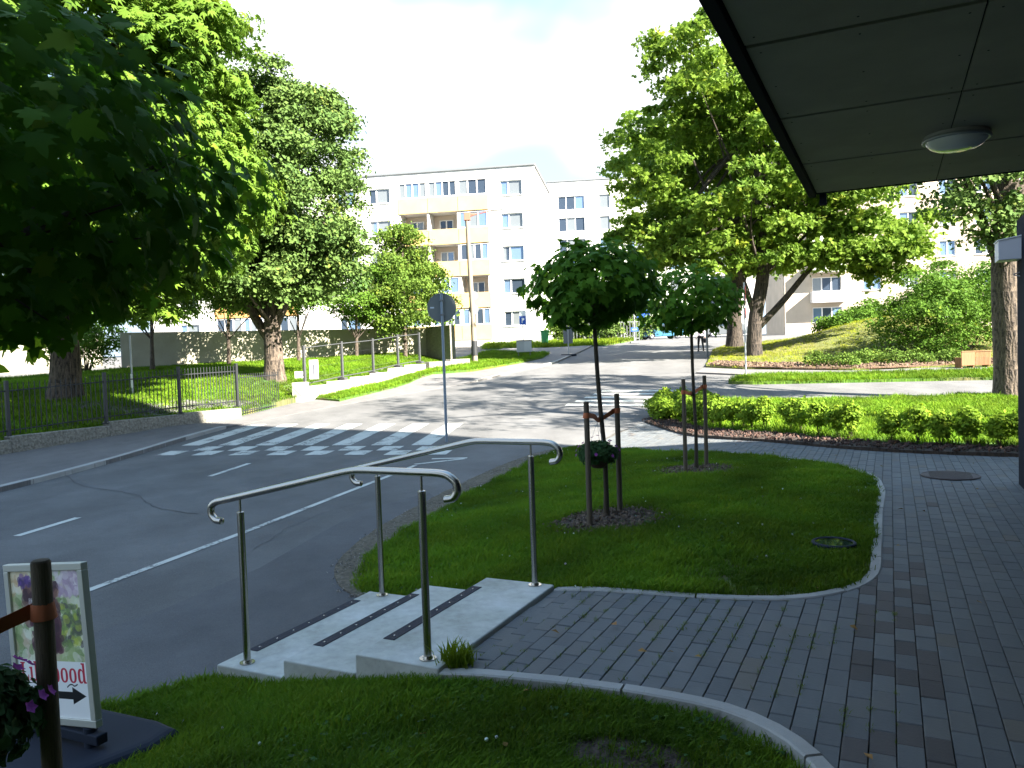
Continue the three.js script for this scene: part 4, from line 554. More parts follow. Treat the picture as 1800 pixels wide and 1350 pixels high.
strap('orange strap between the stakes of the nearer globe maple', [...around(-2.57, 6.9, 1.0, 0.031, -0.4, -5.2), [-2.545, 0.975, 7.05], [-2.565, 0.93, 7.2], [-2.54, 0.945, 7.3], ...around(-2.46, 7.48, 1.0, 0.031, -2.5, 2.4)]);
strap('orange strap between the stakes of the farther globe maple', [...around(-2.41, 10.08, 1.03, 0.031, -0.4, -5.2), [-2.375, 1.0, 10.25], [-2.375, 1.0, 10.39], [-2.335, 1.025, 10.5], ...around(-2.27, 10.7, 1.07, 0.031, -2.5, 2.4)]);
strap('orange strap on the foreground stake in front of the poster', [...around(-2.18, 1.395, 0.915, 0.031, 1.9, -2.6), [-2.23, 0.885, 1.24], [-2.26, 0.84, 1.07], [-2.3, 0.85, 0.9], ...around(-2.3, 0.72, 0.9, 0.031, 1.6, -2)], 0.045);
// flower baskets
function basket(label, u, y, v, s, seed) {
  const b = thing('flower_basket', label, 'flower basket', [u, y, -v], 0, 'hanging flower baskets');
  part('pot', new THREE.LatheGeometry([[0.001, -0.13], [0.06, -0.125], [0.1, -0.09], [0.125, -0.03], [0.13, 0], [0.118, 0.002], [0.11, -0.02], [0.001, -0.03]].map(p => new THREE.Vector2(p[0] * s, p[1] * s)), 28), mat(lin(0.06, 0.035, 0.025), 0.6), b);
  const R = rng(seed), sp = [], fl = [], soil = part('soil', cyl(0.115 * s, 0.115 * s, -0.03 * s, -0.012 * s, 0, 0, 20), M.soil, b);
  for (let i = 0; i < 420; i++) { const a = R() * 6.28, h = R() * 1.5 - 0.5, q = Math.sqrt(Math.max(0, 1 - h * h)), k = (0.55 + 0.45 * R()) * s; sp.push([Math.cos(a) * q * 0.21 * k, 0.015 + h * (h > 0 ? 0.15 : 0.12) * k, Math.sin(a) * q * 0.21 * k, Math.cos(a) * q, h + 0.3, Math.sin(a) * q]); }
  crown('foliage', b, basketSpray, L.basket, sp, seed + 1, { size: 1.1 * s, cs: 8 });
  for (let i = 0; i < 22; i++) { const a = R() * 6.28, h = R() * 1.2 - 0.1, q = Math.sqrt(Math.max(0, 1 - h * h)), cx = Math.cos(a) * q * 0.23 * s, cy = 0.02 + h * 0.18 * s, cz = Math.sin(a) * q * 0.23 * s; const ps = []; for (let k = 0; k < 5; k++) { const g = tri2(kite(0.02, 0.009, -0.3), [0, 1, 4, 1, 2, 4, 2, 3, 4, 3, 0, 4]); g.rotateZ(k * 1.257); ps.push(g); } const f = mergeGeometries(ps); f.applyQuaternion(new THREE.Quaternion().setFromUnitVectors(V(0, 0, 1), V(cx, cy + 0.05, cz).normalize())); f.translate(cx, cy, cz); part('blossom', f, L.flower, b); }
  for (let k = 0; k < 3; k++) { const a = k * 2.1 + 0.4; part('hanger_wire', tube([V(Math.cos(a) * 0.125 * s, 0, Math.sin(a) * 0.125 * s), V(Math.cos(a) * 0.07 * s, 0.17 * s, Math.sin(a) * 0.07 * s), V(0, 0.36 * s, 0)], 0.0016, 10, 5), M.galv, b); }
  return b;
}
basket('hanging flower basket with pink blossoms between the stakes on the lawn', -2.56, 0.585, 7.16, 0.92, 701);
basket('hanging flower basket with pink blossoms at the lower left corner', -2.27, 0.63, 1.22, 0.95, 702);

// ---------------------------------------------------------------- hedge, shrubs
function shrub(name, label, u, v, y, r, h, n, seed, o = {}) {
  const t = thing(name, label, o.cat || 'shrub', [u, y, -v], 0, o.group), R = rng(seed), sp = [], gs = [];
  for (let i = 0; i < n; i++) { const a = R() * 6.28, q = Math.sqrt(R()), hh = Math.pow(R(), 0.75), prof = (o.bush ? Math.sqrt(Math.max(0.05, 1 - (2 * hh - 0.9) ** 2)) : 0.35 + 0.65 * Math.sin(Math.PI * clamp(hh * 0.9 + 0.08, 0, 1))) * (0.7 + 0.6 * noise3(a * 1.2, hh * 3, seed)); sp.push([Math.cos(a) * q * r * prof, (o.low ?? 0.22) * h + hh * h * (1 - (o.low ?? 0.22)), Math.sin(a) * q * r * prof, Math.cos(a) * 0.8, 0.7, Math.sin(a) * 0.8]); }
  for (let k = 0; k < (o.stems || 5); k++) { const a = R() * 6.28, s = sp[Math.floor(R() * sp.length)]; gs.push(limb([V(Math.cos(a) * 0.02, -0.08, Math.sin(a) * 0.02), V(s[0] * 0.4, h * 0.35, s[2] * 0.4), V(s[0], s[1], s[2])], o.stemR || 0.006, 0.0015, { k: 5, n: 5 })); }
  part('stems', merge(gs), M.barkDark, t).userData.kind = 'stuff';
  crown('foliage', t, o.leaf || hedgeSpray, o.mat || L.hedge, sp, seed + 1, { size: o.size || 1, cs: o.cs || 4 });
  return t;
}
{
  const ordw = ['first', 'second', 'third', 'fourth', 'fifth', 'sixth', 'seventh', 'eighth', 'ninth', 'tenth', 'eleventh', 'twelfth', 'thirteenth', 'fourteenth', 'fifteenth', 'sixteenth', 'seventeenth', 'eighteenth', 'nineteenth', 'twentieth', 'twenty-first', 'twenty-second', 'twenty-third', 'twenty-fourth', 'twenty-fifth', 'twenty-sixth', 'twenty-seventh', 'twenty-eighth'];
  const line = new THREE.CatmullRomCurve3([[2.05, 12.95], [1.36, 13.02], [0.72, 13.15], [-0.08, 13.4], [-0.76, 13.9], [-1.47, 14.5], [-2.25, 15.2], [-3.0, 16.0], [-3.6, 16.85], [-4.3, 17.8]].map(p => V(p[0], 0, p[1]))), R = rng(900), n = 25;
  for (let i = 0; i < n; i++) {
    const t = i / (n - 1), p = line.getPointAt(clamp(t + (R() - 0.5) * 0.012, 0, 1)); if (i === 7 || i === 13) continue;
    shrub('hedge_shrub', `${ordw[i]} small leafy hedge shrub counting from the dark porch wall`, p.x + (R() - 0.5) * 0.1, p.z + (R() - 0.5) * 0.1, H0(p.x, p.z) + 0.03, 0.17 + 0.06 * R(), 0.47 + 0.15 * R(), 115 + Math.floor(50 * R()), 910 + i, { group: 'shrubs of the young hedge', low: 0.32, stems: 9 });
  }
  const corner = [[-4.9, 18.3], [-5.15, 18.9], [-4.7, 19.0], [-4.35, 18.5], [-5.2, 19.7], [-4.75, 19.8], [-4.1, 19.2], [-3.8, 18.2], [-3.5, 17.7]];
  corner.forEach(([u, v], i) => shrub('hedge_shrub', `${ordw[i]} shrub of the dense clump where the hedge meets the road`, u, v, H0(u, v) + 0.05, 0.33 + 0.06 * R(), 0.48 + 0.08 * R(), 300, 950 + i, { group: 'shrubs of the hedge corner', low: 0.08, bush: true, size: 1.25 }));
  // dense back row of the corner joins the row behind the stakes
}
function bigShrub(label, x, d, y, r, h, n, seed, o = {}) {
  const [u, v] = uvOf(x, d), t = thing('shrub', label, 'shrub', [u, y ?? H0(u, v), -v], YAW, o.group), c = clumps([[0, h * 0.5, 0, r, h * 0.52, r, n * 3]], Math.min(0.55, r * 0.3), r > 1 ? 16 : 5, seed, { inner: 0.3 }), R = rng(seed + 5), gs = [];
  const sp = c.spots.filter(s => s[1] > 0.03); for (let k = 0; k < (o.stems || 12); k++) { const e = c.centres[Math.floor(R() * c.centres.length)]; gs.push(limb([V(e[0] * 0.06, -0.15, e[2] * 0.06), V(e[0] * 0.4, h * 0.3, e[2] * 0.4), V(e[0], Math.max(e[1], 0.2), e[2])], o.stemR || 0.03, 0.006, { k: 5, n: 5 })); }
  part('stems', merge(gs), M.barkDark, t).userData.kind = 'stuff'; crown('foliage', t, shrubSpray, o.mat || L.shrub, sp, seed + 1, { size: o.size || 1.2, cs: 0.8 }); return t;
}
{ const g = (x, d) => hMound(...uvOf(x, d));
  bigShrub('large leafy shrub on the mound left of the thick trunk', 17.9, 33.6, g(17.9, 33.6) - 0.1, 2.1, 3.4, 26, 1001);
  bigShrub('tall leafy shrub right behind the thick trunk', 20.4, 35, g(20.4, 35) - 0.1, 2.4, 3.7, 30, 1002);
  bigShrub('dark rounded shrub behind the crest of the mound', 21.5, 50, g(21.5, 50) - 0.1, 2.0, 1.7, 20, 1003, { size: 1.6 });
  bigShrub('tall shrub by the pale building left of the mound', 24.5, 53, g(24.5, 53), 1.8, 2.4, 20, 1004, { size: 1.7 });
  bigShrub('tall shrub by the pale building behind the large shrub', 29.5, 52, g(29.5, 52), 2.6, 4.6, 26, 1005, { size: 1.7 });
  bigShrub('leafy shrub filling the gap left of the rendered wall', -20.2, 37.2, hLeftLawn(...uvOf(-20.2, 37.2)) - 0.1, 1.7, 2.9, 24, 1031);
  for (const [i, x, d] of [[0, 13.2, 31.0], [1, 14.1, 31.5], [2, 15.3, 31.3], [3, 16.2, 31.2], [4, 14.8, 32.2], [5, 12.4, 31.6], [6, 17.4, 31.1]]) bigShrub(`${['first', 'second', 'third', 'fourth', 'fifth', 'sixth', 'seventh'][i]} low plant in the bark bank below the mound`, x, d, g(x, d), 0.5, 0.5, 7, 1010 + i, { stems: 4, stemR: 0.008, size: 0.9, group: 'low plants of the bark bank', mat: L.birch });
  for (const [i, x, d, r, h] of [[0, 5.2, 66, 1.6, 2], [1, 7.6, 67, 1.8, 2.6], [2, 9.6, 69, 2, 3.2], [3, 11.8, 72, 2.2, 3.4]]) bigShrub(`${['first', 'second', 'third', 'fourth'][i]} far bush at the top of the street, counted from the left`, x, d, undefined, r, h, 16, 1020 + i, { size: 1.8, group: 'bushes at the top of the street', mat: i ? L.lime : L.birch });
}

// ---------------------------------------------------------------- walls, railings
function wallAlong(name, label, pts, th, topf, botf, material, pieces) { // pts in (x, d)
  const w = thing(name, label, 'wall'), P = XD(pts);
  for (let i = 0; i < P.length - 1; i++) { const a = P[i], b = P[i + 1], l = Math.hypot(b[0] - a[0], b[1] - a[1]), n = Math.max(1, Math.round(l / pieces)), yaw = Math.atan2(b[1] - a[1], b[0] - a[0]);
    for (let k = 0; k < n; k++) { const c = [lerp(a[0], b[0], (k + 0.5) / n), lerp(a[1], b[1], (k + 0.5) / n)], t = topf(c[0], c[1]), y0 = botf(c[0], c[1]), g = new RoundedBoxGeometry(l / n - 0.006, t - y0, th, 1, 0.015), m = part('wall_section', g, material, w); const uvA = g.attributes.uv, ps = g.attributes.position; for (let q = 0; q < uvA.count; q++) uvA.setXY(q, ps.getX(q) + c[0] * 1.3, ps.getY(q) + ps.getZ(q)); m.position.set(c[0], (t + y0) / 2, -c[1]); m.rotation.y = yaw; } }
  return w;
}
wallAlong('low_wall', 'low weathered concrete wall under the black railings', [[-14.1, 8.8], [-10.69, 16.5], [-9.69, 18.6], [-8.72, 20.5], [-7.75, 22.1]], 0.26, (u, v) => hWalk(u, v) + 0.3, (u, v) => hWalk(u, v) - 0.3, M.stoneWall, 2.4);
wallAlong('low_wall', 'low pale wall under the tall mesh fence', [[-6.9, 25.9], [-5.95, 29.4], [-5.05, 32.7], [-4.1, 36.2]], 0.3, (u, v) => hWalk(u, v) + 0.42, (u, v) => hWalk(u, v) - 0.3, M.paleWall, 1.9);
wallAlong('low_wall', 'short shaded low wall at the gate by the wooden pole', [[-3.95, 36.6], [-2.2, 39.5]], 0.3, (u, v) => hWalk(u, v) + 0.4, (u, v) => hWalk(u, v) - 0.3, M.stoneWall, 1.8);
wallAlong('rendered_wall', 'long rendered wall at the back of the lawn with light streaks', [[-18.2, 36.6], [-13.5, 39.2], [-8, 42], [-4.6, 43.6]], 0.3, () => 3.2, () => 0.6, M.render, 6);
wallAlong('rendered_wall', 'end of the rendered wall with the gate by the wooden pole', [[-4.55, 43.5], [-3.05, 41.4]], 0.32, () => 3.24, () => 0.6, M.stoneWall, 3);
wallAlong('pillar', 'pale concrete end pillar of the low wall beside the drive', [[-7.05, 25.6], [-6.92, 26.05]], 0.36, (u, v) => hWalk(u, v) + 0.62, (u, v) => hWalk(u, v) - 0.2, M.paleWall, 1);
{
  const f = thing('railing_fence', 'black iron railings with thin vertical bars on the low wall', 'fence'), posts = [[-13.2, 10.8], [-12.4, 12.7], [-11.55, 14.6], [-10.69, 16.55], [-9.69, 18.62], [-8.72, 20.5], [-7.75, 22.05]], bar = cyl(0.011, 0.011, 0, 1, 0, 0, 6), post = merge([box(-0.035, 0.035, 0, 1.22, -0.035, 0.035, 0.004), box(-0.1, 0.1, 0, 0.02, -0.06, 0.06)]);
  for (let i = 0; i < posts.length; i++) { const a = uvOf(...posts[i]), ya = hWalk(...a) + 0.3, m = part('post', post, M.blackIron, f); m.position.set(a[0], ya, -a[1]);
    if (i === posts.length - 1) break; const b = uvOf(...posts[i + 1]), yb = hWalk(...b) + 0.3;
    for (const h of [0.16, 1.0]) part('rail', limb([V(a[0], ya + h, -a[1]), V((a[0] + b[0]) / 2, (ya + yb) / 2 + h, -(a[1] + b[1]) / 2), V(b[0], yb + h, -b[1])], 0.014, 0.014, { k: 4, n: 2, rough: 0 }), M.blackIron, f);
    const n = 19; for (let k = 1; k < n; k++) { const t = k / n, m2 = part('bar', bar, M.blackIron, f); m2.position.set(lerp(a[0], b[0], t), lerp(ya, yb, t) + 0.08, -lerp(a[1], b[1], t)); m2.scale.y = 1.08; } }
  // open gate leaf
  const g0 = uvOf(-7.7, 22.15), g1 = uvOf(-7.35, 24.6), y = hWalk(...g0) + 0.06; for (let k = 0; k <= 18; k++) { const t = k / 18, m2 = part('bar', bar, M.blackIron, f); m2.position.set(lerp(g0[0], g1[0], t), y, -lerp(g0[1], g1[1], t)); m2.scale.y = 1.15; }
  for (const h of [0.1, 1.05]) part('rail', limb([V(g0[0], y + h, -g0[1]), V((g0[0] + g1[0]) / 2, y + h, -(g0[1] + g1[1]) / 2), V(g1[0], y + h, -g1[1])], 0.014, 0.014, { k: 4, n: 2, rough: 0 }), M.blackIron, f);
}
{
  const f = thing('mesh_fence', 'tall grey fence with square posts on the pale low wall', 'fence'), posts = [[-6.9, 26.1], [-6.2, 28.7], [-5.5, 31.2], [-4.85, 33.6], [-4.2, 36.0]];
  for (let i = 0; i < posts.length; i++) { const a = uvOf(...posts[i]), ya = hWalk(...a) + (i ? 0.42 : 0.4), m = part('post', merge([box(-0.04, 0.04, 0, 1.42, -0.04, 0.04, 0.004), box(-0.16, 0.16, 0, 0.1, -0.1, 0.1, 0.01)]), M.fencePaint, f); m.position.set(a[0], ya, -a[1]);
    if (i === posts.length - 1) break; const b = uvOf(...posts[i + 1]), yb = hWalk(...b) + 0.42;
    for (const h of [0.14, 1.34]) part('rail', limb([V(a[0], ya + h, -a[1]), V((a[0] + b[0]) / 2, (ya + yb) / 2 + h, -(a[1] + b[1]) / 2), V(b[0], yb + h, -b[1])], 0.018, 0.018, { k: 6, n: 2, rough: 0 }), M.fencePaint, f);
    const ws = []; for (let k = 1; k < 7; k += 2) ws.push(limb([V(a[0], ya + 0.14 + k * 0.17, -a[1]), V((a[0] + b[0]) / 2, (ya + yb) / 2 + 0.14 + k * 0.17, -(a[1] + b[1]) / 2), V(b[0], yb + 0.14 + k * 0.17, -b[1])], 0.002, 0.002, { k: 4, n: 2, rough: 0 })); part('wires', merge(ws), M.fencePaint, f).userData.kind = 'stuff'; }
}
function flatSign(name, label, x, d, y0, w, h, draw, turn = 0) { const [u, v] = uvOf(x, d), t = thing(name, label, 'notice', [u, y0, -v], YAW + turn); part('board', box(-w / 2, w / 2, 0, h, -0.012, 0, 0.003), M.white, t); const c = document.createElement('canvas'); c.width = 128; c.height = Math.round(128 * h / w); draw(c.getContext('2d'), c.width, c.height); const q = new THREE.CanvasTexture(c); q.colorSpace = THREE.SRGBColorSpace; const p = part('print', new THREE.PlaneGeometry(w * 0.94, h * 0.94).translate(0, h / 2, 0.003), new THREE.MeshStandardMaterial({ map: q, roughness: 0.7 }), t); return t; }
flatSign('notice', 'white paper notice with a dark figure hung on the mesh fence', -6.65, 26.35, 0.98, 0.3, 0.64, (g, w, h) => { g.fillStyle = '#f4f4f2'; g.fillRect(0, 0, w, h); g.fillStyle = '#bfc0c4'; g.fillRect(12, 10, w - 24, h - 20); g.fillStyle = '#54565e'; g.beginPath(); g.ellipse(w / 2, h * 0.36, w * 0.16, h * 0.16, 0, 0, 7); g.fill(); g.fillRect(w * 0.38, h * 0.45, w * 0.24, h * 0.38); });
flatSign('notice', 'small white board standing on the lawn by the forked tree', -7.75, 28.6, 0.98, 0.34, 0.24, (g, w, h) => { g.fillStyle = '#f6f6f4'; g.fillRect(0, 0, w, h); });

// ---------------------------------------------------------------- signs, poles
function pole(t, x, z, y0, y1, r, m = M.galv) { return part('pole', cyl(r, r, y0, y1, x, z, 16), m, t); }
{ const [u, v] = uvOf(-1.42, 16.49), y = H0(u, v), t = thing('round_sign', 'round road sign seen from its grey back near the zebra crossing', 'road sign', [u, y, -v], YAW + 0.12);
  pole(t, 0, 0, -0.05, 3.12, 0.03, mat(lin(0.22, 0.27, 0.33), 0.5, { metalness: 0.3 }));
  part('disc', merge([new THREE.CylinderGeometry(0.3, 0.3, 0.012, 48).rotateX(Math.PI / 2).translate(0, 2.83, -0.045), new THREE.TorusGeometry(0.296, 0.01, 8, 48).translate(0, 2.83, -0.042)]), mat(lin(0.17, 0.19, 0.185), 0.6, { metalness: 0.2 }), t);
  part('channel', box(-0.02, 0.02, 2.56, 3.1, -0.038, -0.028), M.greyPaint, t); part('clamp', merge([box(-0.045, 0.045, 2.66, 2.7, -0.04, 0.035, 0.004), box(-0.045, 0.045, 2.96, 3.0, -0.04, 0.035, 0.004)]), M.greyPaint, t);
  part('sticker', box(-0.24, -0.16, 2.82, 2.85, -0.037, -0.0355), mat(lin(0.55, 0.62, 0.68), 0.5), t);
}
{ const [u, v] = uvOf(-2.0, 40.6), y = hWalk(u, v) + 0.05, t = thing('wooden_lamp_pole', 'weathered wooden pole with a lamp arm on the grass patch', 'lamp pole', [u, y, -v], YAW);
  part('shaft', limb([V(0.12, -0.3, 0), V(0.1, 2, 0), V(0.02, 5, 0), V(-0.04, 7.75, 0)], 0.16, 0.1, { k: 14, rough: 0.03 }), mat(lin(0.26, 0.225, 0.185), 0.9, { map: rep(tWood, 0.8) }), t);
  part('arm', tube([V(-0.04, 7.45, 0), V(0.3, 7.6, 0.05), V(0.9, 7.72, 0.1), V(1.35, 7.82, 0.15)], 0.025, 24, 8), mat(lin(0.35, 0.1, 0.06), 0.7), t); part('lamp_head', box(1.25, 1.85, 7.78, 7.9, 0.05, 0.25, 0.05), M.galv, t);
  part('bracket', merge([box(-0.18, 0.14, 7.35, 7.75, -0.13, 0.13, 0.02), box(-0.14, 0.4, 7.62, 7.7, -0.05, 0.05, 0.01)]), mat(lin(0.35, 0.11, 0.07), 0.8), t);
  part('sign_back', new THREE.CylinderGeometry(0.24, 0.24, 0.02, 28).rotateX(Math.PI / 2).translate(0.16, 3.5, -0.2), M.greyPaint, t); part('sign_back', new THREE.CylinderGeometry(0.26, 0.26, 0.02, 28).rotateX(Math.PI / 2).translate(0.14, 2.8, -0.2), M.greyPaint, t); part('collar', cyl(0.175, 0.165, 0.4, 1.15, 0.115, 0, 14), M.blackIron, t);
}
{ const [u, v] = uvOf(0.75, 44), t = thing('cable_cabinet', 'grey steel cable cabinet on legs beside the wooden pole', 'cabinet', [u, hWalk(u, v) + 0.08, -v], YAW); part('case', box(-0.42, 0.42, 0.28, 0.92, -0.2, 0.2, 0.02), mat(lin(0.36, 0.38, 0.4), 0.6), t); part('door', box(0.0, 0.4, 0.32, 0.88, 0.2, 0.215, 0.004), mat(lin(0.42, 0.44, 0.46), 0.6), t); part('leg', box(-0.36, -0.3, 0, 0.29, -0.05, 0.05), M.greyPaint, t); part('leg', box(0.3, 0.36, 0, 0.29, -0.05, 0.05), M.greyPaint, t); part('roof', box(-0.46, 0.46, 0.92, 0.96, -0.24, 0.24, 0.01), M.greyPaint, t); }
{ const [u, v] = uvOf(8.5, 28.4), t = thing('yield_sign', 'thin pole with red and white signs seen edge on by the side street', 'road sign', [u, H0(u, v) + 0.05, -v], YAW + 1.3); pole(t, 0, 0, 0, 3.45, 0.03); const tr = r => new THREE.Shape([[-r, r * 0.58], [r, r * 0.58], [0, -r * 1.15]].map(p => new THREE.Vector2(...p)));
  part('plate', new THREE.ExtrudeGeometry(tr(0.42), { depth: 0.015, bevelEnabled: false }).translate(0, 3.05, 0.035), M.red, t); part('face', new THREE.ExtrudeGeometry(tr(0.28), { depth: 0.004, bevelEnabled: false }).translate(0, 3.06, 0.051), M.white, t);
  part('lower_plate', new THREE.CylinderGeometry(0.2, 0.2, 0.015, 32).rotateX(Math.PI / 2).translate(0, 2.35, 0.04), M.red, t); part('white_bar', box(-0.14, 0.14, 2.31, 2.39, 0.048, 0.053), M.white, t); }
function smallSign(name, label, x, d, h, draw) { const [u, v] = uvOf(x, d), t = thing(name, label, 'road sign', [u, H0(u, v), -v], YAW); pole(t, 0, 0, 0, h, 0.035); draw(t); return t; }
smallSign('parking_sign', 'blue parking sign on a thin pole before the white building', 0.98, 60, 2.75, t => { part('plate', box(-0.25, 0.25, 1.7, 2.35, 0.04, 0.06, 0.01), M.blue, t); part('white_plate', box(-0.25, 0.25, 2.37, 2.72, 0.04, 0.06, 0.01), M.white, t); const s = new THREE.Shape(); s.moveTo(-0.08, 0); s.lineTo(-0.08, 0.4); s.lineTo(0.02, 0.4); s.absarc(0.02, 0.3, 0.1, Math.PI / 2, -Math.PI / 2, true); s.lineTo(-0.02, 0.2); s.lineTo(-0.02, 0); part('letter_p', new THREE.ExtrudeGeometry(s, { depth: 0.005, bevelEnabled: false }).translate(0, 1.82, 0.061), M.white, t); });
smallSign('direction_sign', 'small blue direction sign on a grey post at the top of the street', 9.5, 60, 2.2, t => { part('plate', box(-0.28, 0.28, 0.9, 1.2, 0.04, 0.06, 0.01), M.blue, t); part('arrow', box(-0.16, 0.16, 1.02, 1.08, 0.061, 0.066), M.white, t); part('foot', box(-0.35, 0.35, 0, 0.14, -0.25, 0.25, 0.03), M.greyPaint, t); });
smallSign('temporary_board', 'grey back of a temporary sign board on a foot plate', 3.4, 46.2, 1.75, t => { part('board', box(-0.28, 0.28, 0.75, 1.75, -0.07, -0.04, 0.01), M.greyPaint, t); part('foot', box(-0.45, 0.45, 0, 0.12, -0.2, 0.2, 0.03), M.rubber, t); });
{ const [u, v] = uvOf(10.3, 41.1), t = thing('street_post', 'plain grey post at the right kerb half hidden by a globe tree', 'post', [u, H0(u, v), -v], YAW); pole(t, 0, 0, 0, 2.6, 0.055, M.greyPaint); part('cap', new THREE.SphereGeometry(0.06, 14, 8).translate(0, 2.6, 0), M.greyPaint, t); }
{ const [u, v] = uvOf(-11.1, 22.9), t = thing('lawn_post', 'slim grey post with a white label on the lawn', 'post', [u, hLeftLawn(u, v), -v], YAW); pole(t, 0, 0, 0, 1.75, 0.025); part('label_plate', box(-0.03, 0.03, 0.22, 0.62, 0.026, 0.032), M.white, t); }
{ const [u, v] = uvOf(2.65, 60.3), t = thing('green_bin', 'green wheeled bin by the white building', 'bin', [u, H0(u, v) + 0.05, -v], YAW); const g = new THREE.CylinderGeometry(0.42, 0.32, 1.0, 4).rotateY(Math.PI / 4).translate(0, 0.6, 0); part('body', g, M.green, t); part('lid', box(-0.33, 0.33, 1.1, 1.17, -0.34, 0.34, 0.02), M.green, t); part('wheel', new THREE.CylinderGeometry(0.1, 0.1, 0.05, 16).rotateZ(Math.PI / 2).translate(-0.25, 0.1, -0.25), M.rubber, t); part('wheel', new THREE.CylinderGeometry(0.1, 0.1, 0.05, 16).rotateZ(Math.PI / 2).translate(0.25, 0.1, -0.25), M.rubber, t); }
{ const [u, v] = uvOf(17.35, 29.4), t = thing('wooden_bench', 'orange brown slatted wooden bench on the footpath by the mound', 'bench', [u, H0(u, v) + 0.06, -v], YAW + 0.1); t.scale.set(0.68, 0.85, 0.8); for (let k = 0; k < 4; k++) part('seat_slat', box(-0.85, 0.85, 0.42, 0.45, -0.35 + k * 0.12, -0.25 + k * 0.12, 0.006), M.wood, t); for (let k = 0; k < 12; k++) part('back_slat', box(-0.02 + k * 0.075, 0.035 + k * 0.075, 0.1, 0.7, 0.18, 0.2, 0.004), M.wood, t); part('end_panel', box(-0.86, -0.06, 0.1, 0.7, 0.17, 0.21, 0.008), M.wood, t); for (const s of [-0.8, -0.1, 0.8]) part('leg', box(s - 0.04, s + 0.04, 0, 0.42, -0.3, 0.15, 0.005), M.wood, t); part('top_rail', box(-0.87, 0.88, 0.7, 0.74, 0.15, 0.23, 0.006), M.wood, t); }
{ const t = tag(part('manhole_cover', merge([new THREE.CylinderGeometry(0.3, 0.3, 0.012, 40), ...Array.from({ length: 8 }, (_, k) => box(-0.22, 0.22, 0.006, 0.01, -0.24 + k * 0.065, -0.21 + k * 0.065)), new THREE.TorusGeometry(0.3, 0.012, 8, 40).rotateX(Math.PI / 2)]), mat(lin(0.09, 0.075, 0.07), 0.8, { metalness: 0.3 }), scene), 'rusty round manhole cover in the brick path', 'manhole cover'); t.position.set(0.62, 0.006, -10.42); }
{ const u = -0.42, v = 6.66, t = thing('ground_light', 'round black light set flush in the lawn near the edging', 'ground light', [u, hLawn(u, v) + 0.036, -v]); part('ring', new THREE.TorusGeometry(0.155, 0.014, 10, 40).rotateX(Math.PI / 2), M.plasticBlack, t); part('bowl', new THREE.CylinderGeometry(0.14, 0.12, 0.05, 32, 1).translate(0, -0.03, 0), mat(lin(0.2, 0.22, 0.22), 0.4), t); part('lens', new THREE.CylinderGeometry(0.148, 0.148, 0.006, 32).translate(0, 0.004, 0), new THREE.MeshPhysicalMaterial({ color: lin(0.5, 0.6, 0.6), roughness: 0.03, transmission: 1, thickness: 0 }), t); }

